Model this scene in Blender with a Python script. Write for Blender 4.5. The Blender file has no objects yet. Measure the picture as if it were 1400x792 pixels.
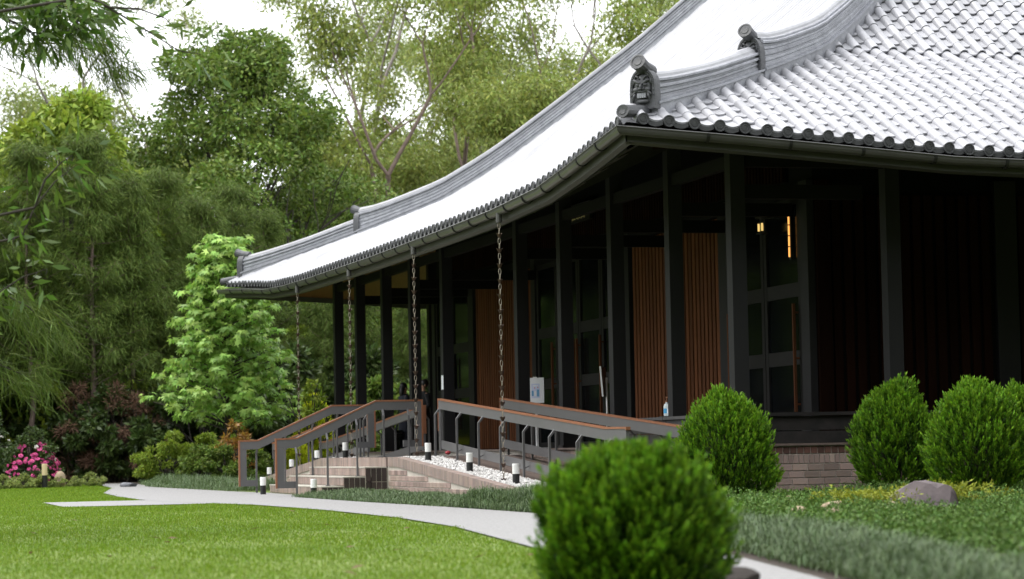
import bpy, math, random
import numpy as np
from mathutils import Vector, Matrix

random.seed(5)
scene = bpy.context.scene
COL = scene.collection
R = math.radians

# ------------------------------------------------------------------ camera
cam_d = bpy.data.cameras.new('camera')
cam = bpy.data.objects.new('camera', cam_d)
COL.objects.link(cam)
scene.camera = cam
cam_d.sensor_width = 36.0
cam_d.lens = 36.0 * 3508.33 / 1400.0
cam_d.clip_start = 0.1
cam_d.clip_end = 3000
YAW, PIT, ROL = 0.2731, 0.0625, 0.019
fwd = Vector((math.sin(YAW) * math.cos(PIT), math.cos(YAW) * math.cos(PIT), math.sin(PIT)))
right0 = Vector((math.cos(YAW), -math.sin(YAW), 0))
up0 = right0.cross(fwd)
rgt = right0 * math.cos(ROL) - up0 * math.sin(ROL)
upv = up0 * math.cos(ROL) + right0 * math.sin(ROL)
M = Matrix((rgt, upv, -fwd)).transposed().to_4x4()
M.translation = Vector((-10.795, -31.993, 1.6))
cam.matrix_world = M
cam_d.dof.use_dof = True
cam_d.dof.focus_distance = 39.0
cam_d.dof.aperture_fstop = 2.3

# ------------------------------------------------------------------ world, sun, exposure
SUN_EL, SUN_AZ = R(62), R(-60)          # azimuth measured from +Y towards +X
world = bpy.data.worlds.new('World')
scene.world = world
world.use_nodes = True
wn, wl = world.node_tree.nodes, world.node_tree.links
wn.clear()
sky = wn.new('ShaderNodeTexSky')
sky.sky_type = 'NISHITA'
sky.sun_disc = False
sky.sun_elevation = SUN_EL
sky.sun_rotation = SUN_AZ
sky.dust_density = 4.0
hsv = wn.new('ShaderNodeHueSaturation')
hsv.inputs['Saturation'].default_value = 0.10
mixw = wn.new('ShaderNodeMixRGB')
mixw.inputs['Fac'].default_value = 0.62
mixw.inputs['Color2'].default_value = (12.5, 12.8, 13.2, 1)   # even overcast cloud layer
bg = wn.new('ShaderNodeBackground')
bg.inputs['Strength'].default_value = 0.10
wo = wn.new('ShaderNodeOutputWorld')
wl.new(sky.outputs[0], hsv.inputs['Color'])
wl.new(hsv.outputs[0], mixw.inputs['Color1'])
wl.new(mixw.outputs[0], bg.inputs['Color'])
wl.new(bg.outputs[0], wo.inputs['Surface'])

sun_d = bpy.data.lights.new('sun', 'SUN')
sun_d.energy = 0.8
sun_d.angle = R(25)
sun_d.color = (1.0, 0.96, 0.9)
sun = bpy.data.objects.new('sun', sun_d)
COL.objects.link(sun)
sdir = Vector((math.sin(SUN_AZ) * math.cos(SUN_EL), math.cos(SUN_AZ) * math.cos(SUN_EL), math.sin(SUN_EL)))
sun.rotation_euler = sdir.to_track_quat('Z', 'Y').to_euler()
sun.location = (-10, 0, 30)

scene.view_settings.view_transform = 'Standard'
scene.view_settings.look = 'None'
scene.view_settings.gamma = 1.0
scene.view_settings.use_curve_mapping = False
scene.view_settings.exposure = 1.42
scene.render.engine = 'CYCLES'
scene.cycles.max_bounces = 8
scene.cycles.transparent_max_bounces = 8

# ------------------------------------------------------------------ materials
MATS = {}


def mat(name, col, rough=0.6, var=0.0, vscale=3.0, col2=None, rand=None, rvar=0.0, bump=0.0, bscale=20.0,
        spec=0.5, metal=0.0, transl=0.0, emit=None, estr=0.0, hvar=0.0, stretch=None):
    m = bpy.data.materials.new(name)
    m.use_nodes = True
    n, l = m.node_tree.nodes, m.node_tree.links
    b = n['Principled BSDF']
    out = n['Material Output']
    b.inputs['Roughness'].default_value = rough
    b.inputs['Specular IOR Level'].default_value = spec
    b.inputs['Metallic'].default_value = metal
    tc = n.new('ShaderNodeTexCoord')
    coord = tc.outputs['Object']
    if stretch:
        mp = n.new('ShaderNodeMapping')
        mp.inputs['Scale'].default_value = stretch
        l.new(coord, mp.inputs[0])
        coord = mp.outputs[0]
    cur = None
    if var > 0 or col2:
        nz = n.new('ShaderNodeTexNoise')
        nz.inputs['Scale'].default_value = vscale
        nz.inputs['Detail'].default_value = 6
        nz.inputs['Roughness'].default_value = 0.65
        l.new(coord, nz.inputs['Vector'])
        mr = n.new('ShaderNodeMapRange')
        mr.inputs['From Min'].default_value = 0.3
        mr.inputs['From Max'].default_value = 0.7
        l.new(nz.outputs['Fac'], mr.inputs['Value'])
        mx = n.new('ShaderNodeMixRGB')
        c2 = col2 or tuple(c * (1 - var) for c in col)
        mx.inputs['Color1'].default_value = (*col, 1)
        mx.inputs['Color2'].default_value = (*c2, 1)
        l.new(mr.outputs[0], mx.inputs['Fac'])
        cur = mx.outputs[0]
    if rand:
        if rand == 'island':
            g = n.new('ShaderNodeNewGeometry')
            ro = g.outputs['Random Per Island']
        else:
            g = n.new('ShaderNodeObjectInfo')
            ro = g.outputs['Random']
        hs = n.new('ShaderNodeHueSaturation')
        mr2 = n.new('ShaderNodeMapRange')
        mr2.inputs['To Min'].default_value = 1 - rvar
        mr2.inputs['To Max'].default_value = 1 + rvar
        l.new(ro, mr2.inputs['Value'])
        l.new(mr2.outputs[0], hs.inputs['Value'])
        if hvar:
            wn_ = n.new('ShaderNodeTexWhiteNoise')
            wn_.noise_dimensions = '1D'
            l.new(ro, wn_.inputs['W'])
            mr3 = n.new('ShaderNodeMapRange')
            mr3.inputs['To Min'].default_value = 0.5 - hvar
            mr3.inputs['To Max'].default_value = 0.5 + hvar
            l.new(wn_.outputs['Value'], mr3.inputs['Value'])
            l.new(mr3.outputs[0], hs.inputs['Hue'])
        if cur:
            l.new(cur, hs.inputs['Color'])
        else:
            hs.inputs['Color'].default_value = (*col, 1)
        cur = hs.outputs[0]
    if cur:
        l.new(cur, b.inputs['Base Color'])
    else:
        b.inputs['Base Color'].default_value = (*col, 1)
    if bump > 0:
        nb = n.new('ShaderNodeTexNoise')
        nb.inputs['Scale'].default_value = bscale
        nb.inputs['Detail'].default_value = 5
        l.new(coord, nb.inputs['Vector'])
        bp = n.new('ShaderNodeBump')
        bp.inputs['Strength'].default_value = bump
        bp.inputs['Distance'].default_value = 0.02
        l.new(nb.outputs['Fac'], bp.inputs['Height'])
        l.new(bp.outputs[0], b.inputs['Normal'])
    if emit:
        b.inputs['Emission Color'].default_value = (*emit, 1)
        b.inputs['Emission Strength'].default_value = estr
    if transl > 0:
        t = n.new('ShaderNodeBsdfTranslucent')
        if cur:
            l.new(cur, t.inputs['Color'])
        else:
            t.inputs['Color'].default_value = (*col, 1)
        ms = n.new('ShaderNodeMixShader')
        ms.inputs[0].default_value = transl
        l.new(b.outputs[0], ms.inputs[1])
        l.new(t.outputs[0], ms.inputs[2])
        l.new(ms.outputs[0], out.inputs['Surface'])
    MATS[name] = m
    return m


mat('tile', (.385, .385, .41), .40, var=.34, vscale=1.7, rand='object', rvar=.17, spec=.55, bump=.15, bscale=60)
mat('tile_isl', (.385, .385, .41), .40, var=.32, vscale=1.1, rand='island', rvar=.15, spec=.55)
mat('tile_dark', (.065, .066, .07), .5, var=.35, vscale=14, spec=.5, bump=.3, bscale=60)
mat('ridge', (.33, .335, .37), .5, col2=(.20, .205, .23), vscale=5, rand='object', rvar=.18, spec=.5, bump=.4, bscale=50)
mat('oni', (.085, .087, .095), .55, col2=(.045, .046, .052), vscale=9, spec=.5, bump=.35, bscale=45)
mat('roof_under', (.06, .06, .065), .8)
mat('gutter', (.075, .073, .07), .32, var=.2, vscale=2, spec=.6)
mat('fascia', (.055, .053, .05), .5, var=.3, vscale=2)
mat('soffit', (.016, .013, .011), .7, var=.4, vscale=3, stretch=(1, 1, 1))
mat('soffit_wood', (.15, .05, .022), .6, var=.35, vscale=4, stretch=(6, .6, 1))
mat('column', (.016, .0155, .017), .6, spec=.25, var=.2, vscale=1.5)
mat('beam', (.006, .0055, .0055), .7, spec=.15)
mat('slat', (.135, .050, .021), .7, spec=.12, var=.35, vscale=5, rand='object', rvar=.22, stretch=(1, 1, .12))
mat('wood_shaded', (.015, .0055, .003), .8, spec=.05, var=.4, vscale=5, rand='object', rvar=.35, stretch=(1, 1, .12))  # slat timber with the shade under the eaves put into its colour
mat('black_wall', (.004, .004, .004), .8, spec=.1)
mat('door', (.014, .013, .013), .6, spec=.2, var=.2, vscale=3)
mat('glass_dark', (.004, .005, .006), .12, spec=.07)
mat('stone_dark', (.028, .023, .022), .65, col2=(.010, .0095, .0095), vscale=4, rand='object', rvar=.25, bump=.2, bscale=14, spec=.25)
mat('stone_grey', (.075, .072, .072), .6, var=.35, vscale=4, rand='object', rvar=.15, bump=.2)
mat('brick', (.30, .205, .165), .8, col2=(.22, .18, .165), vscale=9, rand='object', rvar=.30, bump=.35, bscale=40, hvar=.012)
mat('brick_isl', (.30, .215, .175), .8, col2=(.22, .18, .165), vscale=9, rand='island', rvar=.22, bump=.35, bscale=40, hvar=.012)
mat('brick_dark', (.045, .028, .028), .55, var=.4, vscale=7, rand='object', rvar=.4)
mat('brick_red', (.13, .05, .032), .6, col2=(.04, .027, .025), vscale=1.8, rand='object', rvar=.35)
mat('mortar', (.52, .47, .41), .9, var=.25, vscale=8)
mat('tread', (.46, .43, .37), .85, var=.25, vscale=20, bump=.3, bscale=80)
mat('pebble', (.72, .70, .68), .55, var=.25, vscale=6, rand='island', rvar=.12)
mat('gravel_base', (.42, .41, .39), .9, var=.5, vscale=40)
mat('plank', (.17, .125, .105), .7, var=.35, vscale=5, rand='object', rvar=.2, stretch=(1, .15, 1), bump=.2)
mat('rail_metal', (.115, .112, .115), .42, var=.12, vscale=3, spec=.5)
mat('rail_wood', (.30, .125, .065), .38, var=.3, vscale=7, spec=.55, stretch=(1, 1, 1))
mat('bol_black', (.012, .012, .013), .4)
mat('bol_white', (.80, .80, .78), .35, spec=.4)
mat('bol_cream', (.62, .50, .30), .45)
mat('copper', (.13, .085, .065), .42, var=.45, vscale=30, metal=.55)
mat('chain_link', (.30, .26, .21), .4, metal=.5)
mat('concrete', (.30, .295, .29), .9, col2=(.17, .165, .165), vscale=26, bump=.25, bscale=120)
mat('lawn', (.085, .150, .011), .85, col2=(.15, .19, .024), vscale=.45)
mat('blade', (.145, .235, .014), .6, rand='island', rvar=.35, hvar=.02, transl=.3, spec=.25)
mat('soil', (.05, .035, .024), .95, var=.5, vscale=6, bump=.6, bscale=14)
mat('litter', (.055, .035, .02), .95, col2=(.02, .017, .01), vscale=1.1, bump=.6, bscale=6)
mat('mondo', (.085, .135, .048), .5, rand='island', rvar=.4, hvar=.02, transl=.2, spec=.4)
mat('juniper', (.088, .165, .028), .6, rand='island', rvar=.4, hvar=.02, transl=.15, spec=.25)
mat('juniper_gold', (.24, .27, .025), .6, rand='island', rvar=.3, transl=.2, spec=.25)
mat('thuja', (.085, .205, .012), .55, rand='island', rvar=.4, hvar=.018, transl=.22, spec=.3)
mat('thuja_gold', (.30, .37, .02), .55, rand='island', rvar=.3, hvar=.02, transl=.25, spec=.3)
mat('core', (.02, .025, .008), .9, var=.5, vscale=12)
mat('maple', (.25, .41, .075), .5, rand='island', rvar=.4, hvar=.02, transl=.3, spec=.35)
mat('euc', (.205, .25, .05), .55, rand='island', rvar=.4, hvar=.025, transl=.25, spec=.3)
mat('euc_pale', (.245, .295, .08), .55, rand='island', rvar=.4, hvar=.025, transl=.25, spec=.3)
mat('dense', (.115, .175, .026), .55, rand='island', rvar=.45, hvar=.025, transl=.2, spec=.3)
mat('lime', (.22, .30, .035), .55, rand='island', rvar=.4, hvar=.02, transl=.3, spec=.3)
mat('sheoak', (.090, .135, .024), .6, rand='island', rvar=.4, hvar=.02, transl=.15, spec=.2)
mat('dark_leaf', (.052, .085, .018), .45, rand='island', rvar=.45, hvar=.02, transl=.15, spec=.4)
mat('near_leaf', (.085, .15, .022), .42, rand='island', rvar=.45, hvar=.02, transl=.3, spec=.4)
mat('gold_leaf', (.30, .17, .03), .5, rand='island', rvar=.4, hvar=.03, transl=.3)
mat('bark', (.20, .145, .12), .9, col2=(.10, .07, .058), vscale=5, bump=.4, bscale=12)
mat('bark_pale', (.27, .24, .22), .85, col2=(.13, .105, .09), vscale=3, bump=.3, bscale=10)
mat('bark_dark', (.05, .04, .034), .9, var=.4, vscale=6, bump=.4, bscale=14)
mat('brown_leaf', (.14, .075, .045), .8, rand='island', rvar=.4, transl=.15)
mat('petal', (.56, .06, .22), .55, rand='island', rvar=.3, hvar=.02, transl=.2)
mat('petal_white', (.78, .76, .68), .5, transl=.2)
mat('rock', (.15, .12, .12), .8, col2=(.075, .06, .064), vscale=3, bump=.5, bscale=7)
mat('rock_tan', (.40, .30, .19), .8, col2=(.27, .21, .15), vscale=4, bump=.4, bscale=12)
mat('rock_grey', (.19, .2, .22), .8, col2=(.12, .12, .13), vscale=5, bump=.4, bscale=14)
mat('skin', (.33, .18, .12), .55)
mat('hair', (.008, .007, .007), .5)
mat('navy', (.012, .015, .028), .8)
mat('black_cloth', (.006, .006, .007), .9)
mat('paper', (.78, .79, .82), .6)
mat('print_blue', (.12, .32, .55), .6)
mat('print_pale', (.58, .62, .80), .6)
mat('print_red', (.6, .2, .2), .6)
mat('white_paint', (.75, .75, .75), .4)
mat('black_paint', (.012, .012, .012), .45)
mat('bottle_clear', (.62, .68, .70), .15, spec=.6)
mat('bottle_blue', (.06, .35, .62), .4)
mat('pot_green', (.012, .035, .022), .2, spec=.7, var=.4, vscale=9)
mat('gold', (.85, .70, .30), .45)
mat('red_cloth', (.45, .05, .06), .7)
mat('reflection_warm', (.9, .55, .2), .5, emit=(1.0, .42, .10), estr=.55)  # emissive colour standing in for a strip reflected in the door glass
mat('reflection_glow', (.9, .75, .4), .5, emit=(1.0, .66, .22), estr=.35)  # emissive colour standing in for a lantern reflected in the door glass


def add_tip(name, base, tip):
    # lighter new growth at spray ends; darker base also paints shade between sprays
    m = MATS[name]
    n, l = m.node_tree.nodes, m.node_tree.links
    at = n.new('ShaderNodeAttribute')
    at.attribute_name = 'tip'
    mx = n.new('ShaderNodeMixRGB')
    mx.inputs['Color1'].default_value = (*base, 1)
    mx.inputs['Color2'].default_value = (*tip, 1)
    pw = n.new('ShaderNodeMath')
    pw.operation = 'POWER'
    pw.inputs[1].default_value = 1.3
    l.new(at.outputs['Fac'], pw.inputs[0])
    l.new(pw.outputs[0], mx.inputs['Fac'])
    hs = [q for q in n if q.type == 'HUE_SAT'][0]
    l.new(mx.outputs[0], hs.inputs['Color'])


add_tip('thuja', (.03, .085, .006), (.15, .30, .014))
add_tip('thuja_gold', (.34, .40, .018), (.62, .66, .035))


# ------------------------------------------------------------------ mesh helpers
class MB:
    def __init__(s):
        s.V, s.F, s.n = [], [], 0

    def add(s, V, F):
        V = np.asarray(V, float).reshape(-1, 3)
        s.V.append(V)
        for f in F:
            s.F.append(tuple(int(i) + s.n for i in f))
        s.n += len(V)
        return s

    def box(s, x0, x1, y0, y1, z0, z1):
        V = [(x0, y0, z0), (x1, y0, z0), (x1, y1, z0), (x0, y1, z0), (x0, y0, z1), (x1, y0, z1), (x1, y1, z1), (x0, y1, z1)]
        return s.add(V, [(0, 3, 2, 1), (4, 5, 6, 7), (0, 1, 5, 4), (1, 2, 6, 5), (2, 3, 7, 6), (3, 0, 4, 7)])

    def hexa(s, V):
        return s.add(V, [(0, 3, 2, 1), (4, 5, 6, 7), (0, 1, 5, 4), (1, 2, 6, 5), (2, 3, 7, 6), (3, 0, 4, 7)])

    def prism(s, poly, axis, a0, a1):
        """2D polygon extruded; axis 'x': poly=(y,z); 'y': poly=(x,z); 'z': poly=(x,y)"""
        n = len(poly)
        V = []
        for a in (a0, a1):
            for p, q in poly:
                V.append({'x': (a, p, q), 'y': (p, a, q), 'z': (p, q, a)}[axis])
        F = [tuple(range(n))[::-1], tuple(range(n, 2 * n))]
        F += [(i, (i + 1) % n, n + (i + 1) % n, n + i) for i in range(n)]
        return s.add(V, F)

    def tube(s, pts, rads, k=6, cap=True):
        pts = [Vector(p) for p in pts]
        if not hasattr(rads, '__len__'):
            rads = [rads] * len(pts)
        V, F = [], []
        prev = None
        for i, p in enumerate(pts):
            t = (pts[min(i + 1, len(pts) - 1)] - pts[max(i - 1, 0)])
            if t.length < 1e-9:
                t = Vector((0, 0, 1))
            t.normalize()
            if prev is None:
                a = t.orthogonal().normalized()
            else:
                a = (prev - t * prev.dot(t))
                a = a.normalized() if a.length > 1e-6 else t.orthogonal().normalized()
            prev = a
            b = t.cross(a)
            for j in range(k):
                an = 2 * math.pi * j / k
                V.append(p + (a * math.cos(an) + b * math.sin(an)) * rads[i])
        for i in range(len(pts) - 1):
            for j in range(k):
                F.append((i * k + j, i * k + (j + 1) % k, (i + 1) * k + (j + 1) % k, (i + 1) * k + j))
        if cap:
            F.append(tuple(range(k))[::-1])
            F.append(tuple(range((len(pts) - 1) * k, len(pts) * k)))
        return s.add([tuple(v) for v in V], F)

    def lathe(s, prof, k=16, c=(0, 0, 0), axis=(0, 0, 1)):
        """profile (r, h) revolved round axis through c"""
        ax = Vector(axis).normalized()
        a = ax.orthogonal().normalized()
        b = ax.cross(a)
        V, F = [], []
        for r, h in prof:
            for j in range(k):
                an = 2 * math.pi * j / k
                V.append(Vector(c) + ax * h + (a * math.cos(an) + b * math.sin(an)) * r)
        for i in range(len(prof) - 1):
            for j in range(k):
                F.append((i * k + j, i * k + (j + 1) % k, (i + 1) * k + (j + 1) % k, (i + 1) * k + j))
        F.append(tuple(range(k))[::-1])
        F.append(tuple(range((len(prof) - 1) * k, len(prof) * k)))
        return s.add([tuple(v) for v in V], F)

    def ellipsoid(s, c, r, k=10, m=7, jit=0.0, rng=None, rot=None):
        V, F = [], []
        for i in range(m + 1):
            th = math.pi * i / m
            for j in range(k):
                ph = 2 * math.pi * j / k
                q = 1 + (rng.uniform(-jit, jit) if jit else 0)
                v = Vector((r[0] * math.sin(th) * math.cos(ph) * q, r[1] * math.sin(th) * math.sin(ph) * q, r[2] * math.cos(th) * q))
                if rot:
                    v = rot @ v
                V.append((c[0] + v.x, c[1] + v.y, c[2] + v.z))
        for i in range(m):
            for j in range(k):
                F.append((i * k + j, (i + 1) * k + j, (i + 1) * k + (j + 1) % k, i * k + (j + 1) % k))
        return s.add(V, F)

    def mesh(s, name, smooth=False):
        V = np.concatenate(s.V) if s.V else np.zeros((0, 3))
        me = bpy.data.meshes.new(name)
        me.from_pydata(V.tolist(), [], s.F)
        me.update()
        if smooth:
            me.shade_smooth()
        return me


def raw_mesh(name, V, F):
    """V (n,3), F (m,k) numpy arrays"""
    me = bpy.data.meshes.new(name)
    V = np.ascontiguousarray(V, dtype=np.float32)
    F = np.ascontiguousarray(F, dtype=np.int32)
    k = F.shape[1]
    me.vertices.add(len(V))
    me.vertices.foreach_set('co', V.ravel())
    me.loops.add(F.size)
    me.loops.foreach_set('vertex_index', F.ravel())
    me.polygons.add(len(F))
    me.polygons.foreach_set('loop_start', np.arange(0, F.size, k, dtype=np.int32))
    me.update(calc_edges=True)
    return me


def link(name, me, m, parent=None, loc=None, kind=None):
    o = bpy.data.objects.new(name, me)
    COL.objects.link(o)
    if m and me is not None and not me.materials:
        me.materials.append(MATS[m])
    if parent:
        o.parent = parent
    if loc is not None:
        o.location = loc
    if kind:
        o['kind'] = kind
    return o


def part(name, mb, m, parent=None, base=(0, 0, 0), smooth=False, kind=None):
    """mesh given in world coordinates; base is the parent's world location"""
    for v in mb.V:
        v -= np.asarray(base, float)
    return link(name, mb.mesh(name, smooth), m, parent, kind=kind)


def tag(o, label=None, cat=None, group=None, kind=None):
    if label:
        o['label'] = label
    if cat:
        o['category'] = cat
    if group:
        o['group'] = group
    if kind:
        o['kind'] = kind
    return o


def thing(name, label, cat, loc=(0, 0, 0), group=None):
    o = bpy.data.objects.new(name, None)
    COL.objects.link(o)
    o.location = loc
    o.empty_display_size = .3
    return tag(o, label, cat, group)


def copy_tree(o, parent=None):
    c = o.copy()
    COL.objects.link(c)
    c.parent = parent
    for ch in o.children:
        copy_tree(ch, c)
    return c


def ground(x, y):
    return np.clip(.76 + .0025 * (np.asarray(y, float) + 16), .70, .90)


def gz(x, y):
    return float(ground(x, y))


# ------------------------------------------------------------------ ground, lawn, path
def sheet(name, xs, ys, fz, m, kind='structure'):
    X, Y = np.meshgrid(xs, ys)
    V = np.stack([X.ravel(), Y.ravel(), fz(X, Y).ravel()], 1)
    nx = len(xs)
    i = np.arange(len(xs) - 1)[None, :] + np.arange(len(ys) - 1)[:, None] * nx
    i = i.ravel()
    F = np.stack([i, i + 1, i + 1 + nx, i + nx], 1)
    o = link(name, raw_mesh(name, V, F), m)
    o['kind'] = kind
    return o


xs = np.concatenate([np.linspace(-900, -40, 12), np.linspace(-30, 60, 31), np.linspace(80, 900, 12)])
ys = np.concatenate([np.linspace(-500, -60, 8), np.linspace(-50, 60, 56), np.linspace(75, 1500, 16)])
sheet('lawn', xs, ys, lambda x, y: ground(x, y), 'lawn')
# forest floor beyond the lawn
fx = np.linspace(-60, 110, 35)
fy = np.linspace(36.5, 230, 40)
sheet('forest_floor', fx, fy, lambda x, y: ground(x, y) + .012 + np.clip(y - 40, 0, None) * .02, 'litter')


def polysheet(name, left, right, m, dz, kind='structure', sub=24):
    """strip between two polylines with the same number of points"""
    V, F = [], []
    n = len(left)
    for i in range(n - 1):
        for j in range(sub if i < n - 2 else sub + 1):
            t = j / sub
            a = np.array(left[i]) * (1 - t) + np.array(left[i + 1]) * t
            b = np.array(right[i]) * (1 - t) + np.array(right[i + 1]) * t
            for q in range(5):
                p = a * (1 - q / 4) + b * q / 4
                V.append((p[0], p[1], gz(*p) + dz))
    rows = len(V) // 5
    for i in range(rows - 1):
        for q in range(4):
            F.append((i * 5 + q, i * 5 + q + 1, (i + 1) * 5 + q + 1, (i + 1) * 5 + q))
    o = link(name, MB().add(V, F).mesh(name), m)
    o['kind'] = kind
    return o


PL = [(-8.2, -30), (-6.6, -21), (-5.65, -17), (-4.95, -12), (-4.05, -5.5), (-3.75, -1.5), (-3.72, 3), (-3.95, 7.5), (-4.75, 11), (-4.9, 14)]
PR = [(-6.6, -30), (-5.6, -21), (-4.65, -17), (-3.75, -12.5), (-2.35, -5.5), (-1.9, -1.5), (-1.95, 3), (-2.2, 7.5), (-2.3, 12.4), (-1.9, 14)]
polysheet('path', PL, PR, 'concrete', .016)
polysheet('path', [(-4.9, 14), (-4.85, 17.5), (-4.6, 22), (-3.6, 29), (-3.0, 38)], [(-1.9, 14), (-1.9, 18), (-2.15, 20), (-2.6, 29), (-2.0, 38)], 'concrete', .016)
polysheet('path', [(-6.7, 9.2), (-6.65, 13.2)], [(-4.3, 9.2), (-4.85, 13.2)], 'concrete', .014)
# garden bed soil
def bed_z(x, y):
    x, y = np.asarray(x, float), np.asarray(y, float)
    return ground(x, y) + .02 + .11 * np.exp(-(((x - 3.9) / 1.5) ** 2 + ((y + 1.6) / 1.8) ** 2))


bl = [(-6.55, -30), (-5.58, -21), (-4.63, -17), (-3.73, -12.5), (-2.33, -5.5), (-1.88, -1.5), (-1.85, 1.2)]
V, F = [], []
yy = np.linspace(-26, 1.55, 56)
for y in yy:
    x0 = np.interp(y, [p[1] for p in bl], [p[0] for p in bl])
    for q in range(24):
        x = x0 + (9 - x0) * q / 23
        V.append((x, y, float(bed_z(x, y)) if q else gz(x, y) + .012))
for i in range(len(yy) - 1):
    for q in range(23):
        F.append((i * 24 + q, i * 24 + q + 1, (i + 1) * 24 + q + 1, (i + 1) * 24 + q))
o = link('garden_bed', MB().add(V, F).mesh('garden_bed'), 'soil')
o['kind'] = 'structure'
# soil strip under the mondo grass by the ramp
polysheet('garden_bed', [(-1.88, -1.6), (-1.93, 3), (-2.18, 7.5), (-2.28, 12.6)], [(-.6, -1.6), (-.6, 3), (-.6, 7.5), (-.6, 12.6)], 'soil', .022)

# ------------------------------------------------------------------ temple hall
LA = 31.8
HV = np.array([0, 1.5, 3, 4.2, 5, 6.5, 8, 10, 12, 14, 17])
HH = np.array([0, .72, 1.40, 1.98, 2.55, 3.77, 5.03, 6.93, 8.84, 10.74, 13.55])
UD = np.array([0, 1, 2, 3, 4, 5, 8, 16])
UU = np.array([.435, .365, .30, .236, .154, .10, .03, 0])
EAVE = 5.444
TEMPLE = thing('temple_hall', 'dark timber hall under a great curved grey tiled roof with wide eaves', 'building', (0, 0, 0))


def rf(s, v):
    sm = min(s, LA - s)
    d = max(0., sm - v)
    f = min(1., max(0., 1 - v / 5.5))
    return EAVE + float(np.interp(v, HV, HH)) + float(np.interp(d, UD, UU)) * f


def fl(s, v):
    sm = min(s, LA - s)
    return .33 * max(0., 1 - sm / 5) ** 2 * min(1., max(0., 1 - v / 5.5))


def side_pt(side, s, v, off=0.0):
    z = rf(s, v) + off
    w = v - fl(s, v)
    sm_shift = 0
    # corner flare also along s
    if s < 5:
        sm_shift = -.33 * max(0, 1 - s / 1.5) * min(1., max(0., 1 - v / 5.5)) * (1 if s < 1.5 else 0)
    if LA - s < 1.5:
        sm_shift = .33 * max(0, 1 - (LA - s) / 1.5) * min(1., max(0., 1 - v / 5.5))
    t = s + sm_shift
    if side == 'A':
        return Vector((w, t, z))
    if side == 'B':
        return Vector((t, w, z))
    if side == 'D':
        return Vector((t, LA - w, z))
    return Vector((LA - w, t, z))


def frame(side, s, v):
    p = side_pt(side, s, v)
    e = .06
    ts = (side_pt(side, min(s + e, LA), v) - side_pt(side, max(s - e, 0), v)).normalized()
    tv = (side_pt(side, s, v + e) - side_pt(side, s, max(v - e, 0))).normalized()
    nn = ts.cross(tv).normalized()
    if nn.z < 0:
        nn = -nn
    return p, ts, tv, nn


def roof_sheet(side, off, name, m, parent):
    V, F = [], []
    vs = np.concatenate([np.linspace(0, 6, 17), np.linspace(6.7, LA / 2, 14)])
    K = 48
    for v in vs:
        for j in range(K + 1):
            t = j / K
            t = .5 - .5 * math.cos(math.pi * t) if v < 8 else t
            s = v + (LA - 2 * v) * t
            V.append(tuple(side_pt(side, s, v, off)))
    for i in range(len(vs) - 1):
        for j in range(K):
            F.append((i * (K + 1) + j, i * (K + 1) + j + 1, (i + 1) * (K + 1) + j + 1, (i + 1) * (K + 1) + j))
    return link(name, MB().add(V, F).mesh(name), m, parent)


ROOF = {}
for sd in 'ABDE':
    ROOF[sd] = roof_sheet(sd, -.03, 'roof_side', 'tile_isl', TEMPLE)
# soffit (underside) from the gutter to the wall
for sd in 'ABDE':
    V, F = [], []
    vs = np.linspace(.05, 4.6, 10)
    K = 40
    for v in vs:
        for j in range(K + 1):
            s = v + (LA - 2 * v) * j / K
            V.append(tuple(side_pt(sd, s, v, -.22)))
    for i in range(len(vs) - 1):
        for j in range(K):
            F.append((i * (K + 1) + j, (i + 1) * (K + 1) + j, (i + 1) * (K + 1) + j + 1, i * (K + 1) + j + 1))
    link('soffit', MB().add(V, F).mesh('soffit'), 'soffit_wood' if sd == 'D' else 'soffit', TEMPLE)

ROWP = .2430
TR = .078


def cover_mesh():
    L, K = .285, 11
    mb = MB()

    def arc(y, r, h):
        return [(-math.cos(math.pi * j / (K - 1)) * r, y, math.sin(math.pi * j / (K - 1)) * r + h) for j in range(K)]
    quads = [(j, j + 1, K + j + 1, K + j) for j in range(K - 1)]
    mb.add(arc(0, .0788, .035) + arc(L, .0768, .035), quads)                 # barrel
    mb.add(arc(0, .0788, .035) + arc(0, .066, .030), [f[::-1] for f in quads])   # lower rim
    mb.add(arc(0, .066, .030) + arc(.05, .066, .030), [f[::-1] for f in quads])
    mb.add([(-.0788, 0, .035), (-.0768, L, .035), (-.0768, L, -.03), (-.0788, 0, -.03)], [(0, 1, 2, 3)])
    mb.add([(.0788, 0, .035), (.0768, L, .035), (.0768, L, -.03), (.0788, 0, -.03)], [(3, 2, 1, 0)])
    return mb.mesh('cover_tile', True)


def pan_mesh():
    V, F = [], []
    L = .29
    K = 7
    for (y, up) in ((0, .060), (L, .030)):
        for j in range(K):
            x = -.10 + .20 * j / (K - 1)
            V.append((x, y, up - .028 * (1 - (x / .10) ** 2)))
    for j in range(K):
        x = -.10 + .20 * j / (K - 1)
        V.append((x, 0, .060 - .028 * (1 - (x / .10) ** 2) - .024))
    for j in range(K):
        x = -.10 + .20 * j / (K - 1)
        V.append((x, .12, .040 - .028 * (1 - (x / .10) ** 2) - .03))
    for j in range(K - 1):
        F.append((j, j + 1, K + j + 1, K + j))
        F.append((j, 2 * K + j, 2 * K + j + 1, j + 1))
        F.append((2 * K + j, 3 * K + j, 3 * K + j + 1, 2 * K + j + 1))
    return MB().add(V, F).mesh('pan_tile', False)


ME_COVER, ME_PAN = cover_mesh(), pan_mesh()
ME_COVER.materials.append(MATS['tile'])
ME_PAN.materials.append(MATS['tile'])


def mesh_np(me):
    V = np.empty(len(me.vertices) * 3)
    me.vertices.foreach_get('co', V)
    return V.reshape(-1, 3), [tuple(p.vertices) for p in me.polygons]


CV, CF = mesh_np(ME_COVER)
PV, PF = mesh_np(ME_PAN)
rngt = random.Random(3)


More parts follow.
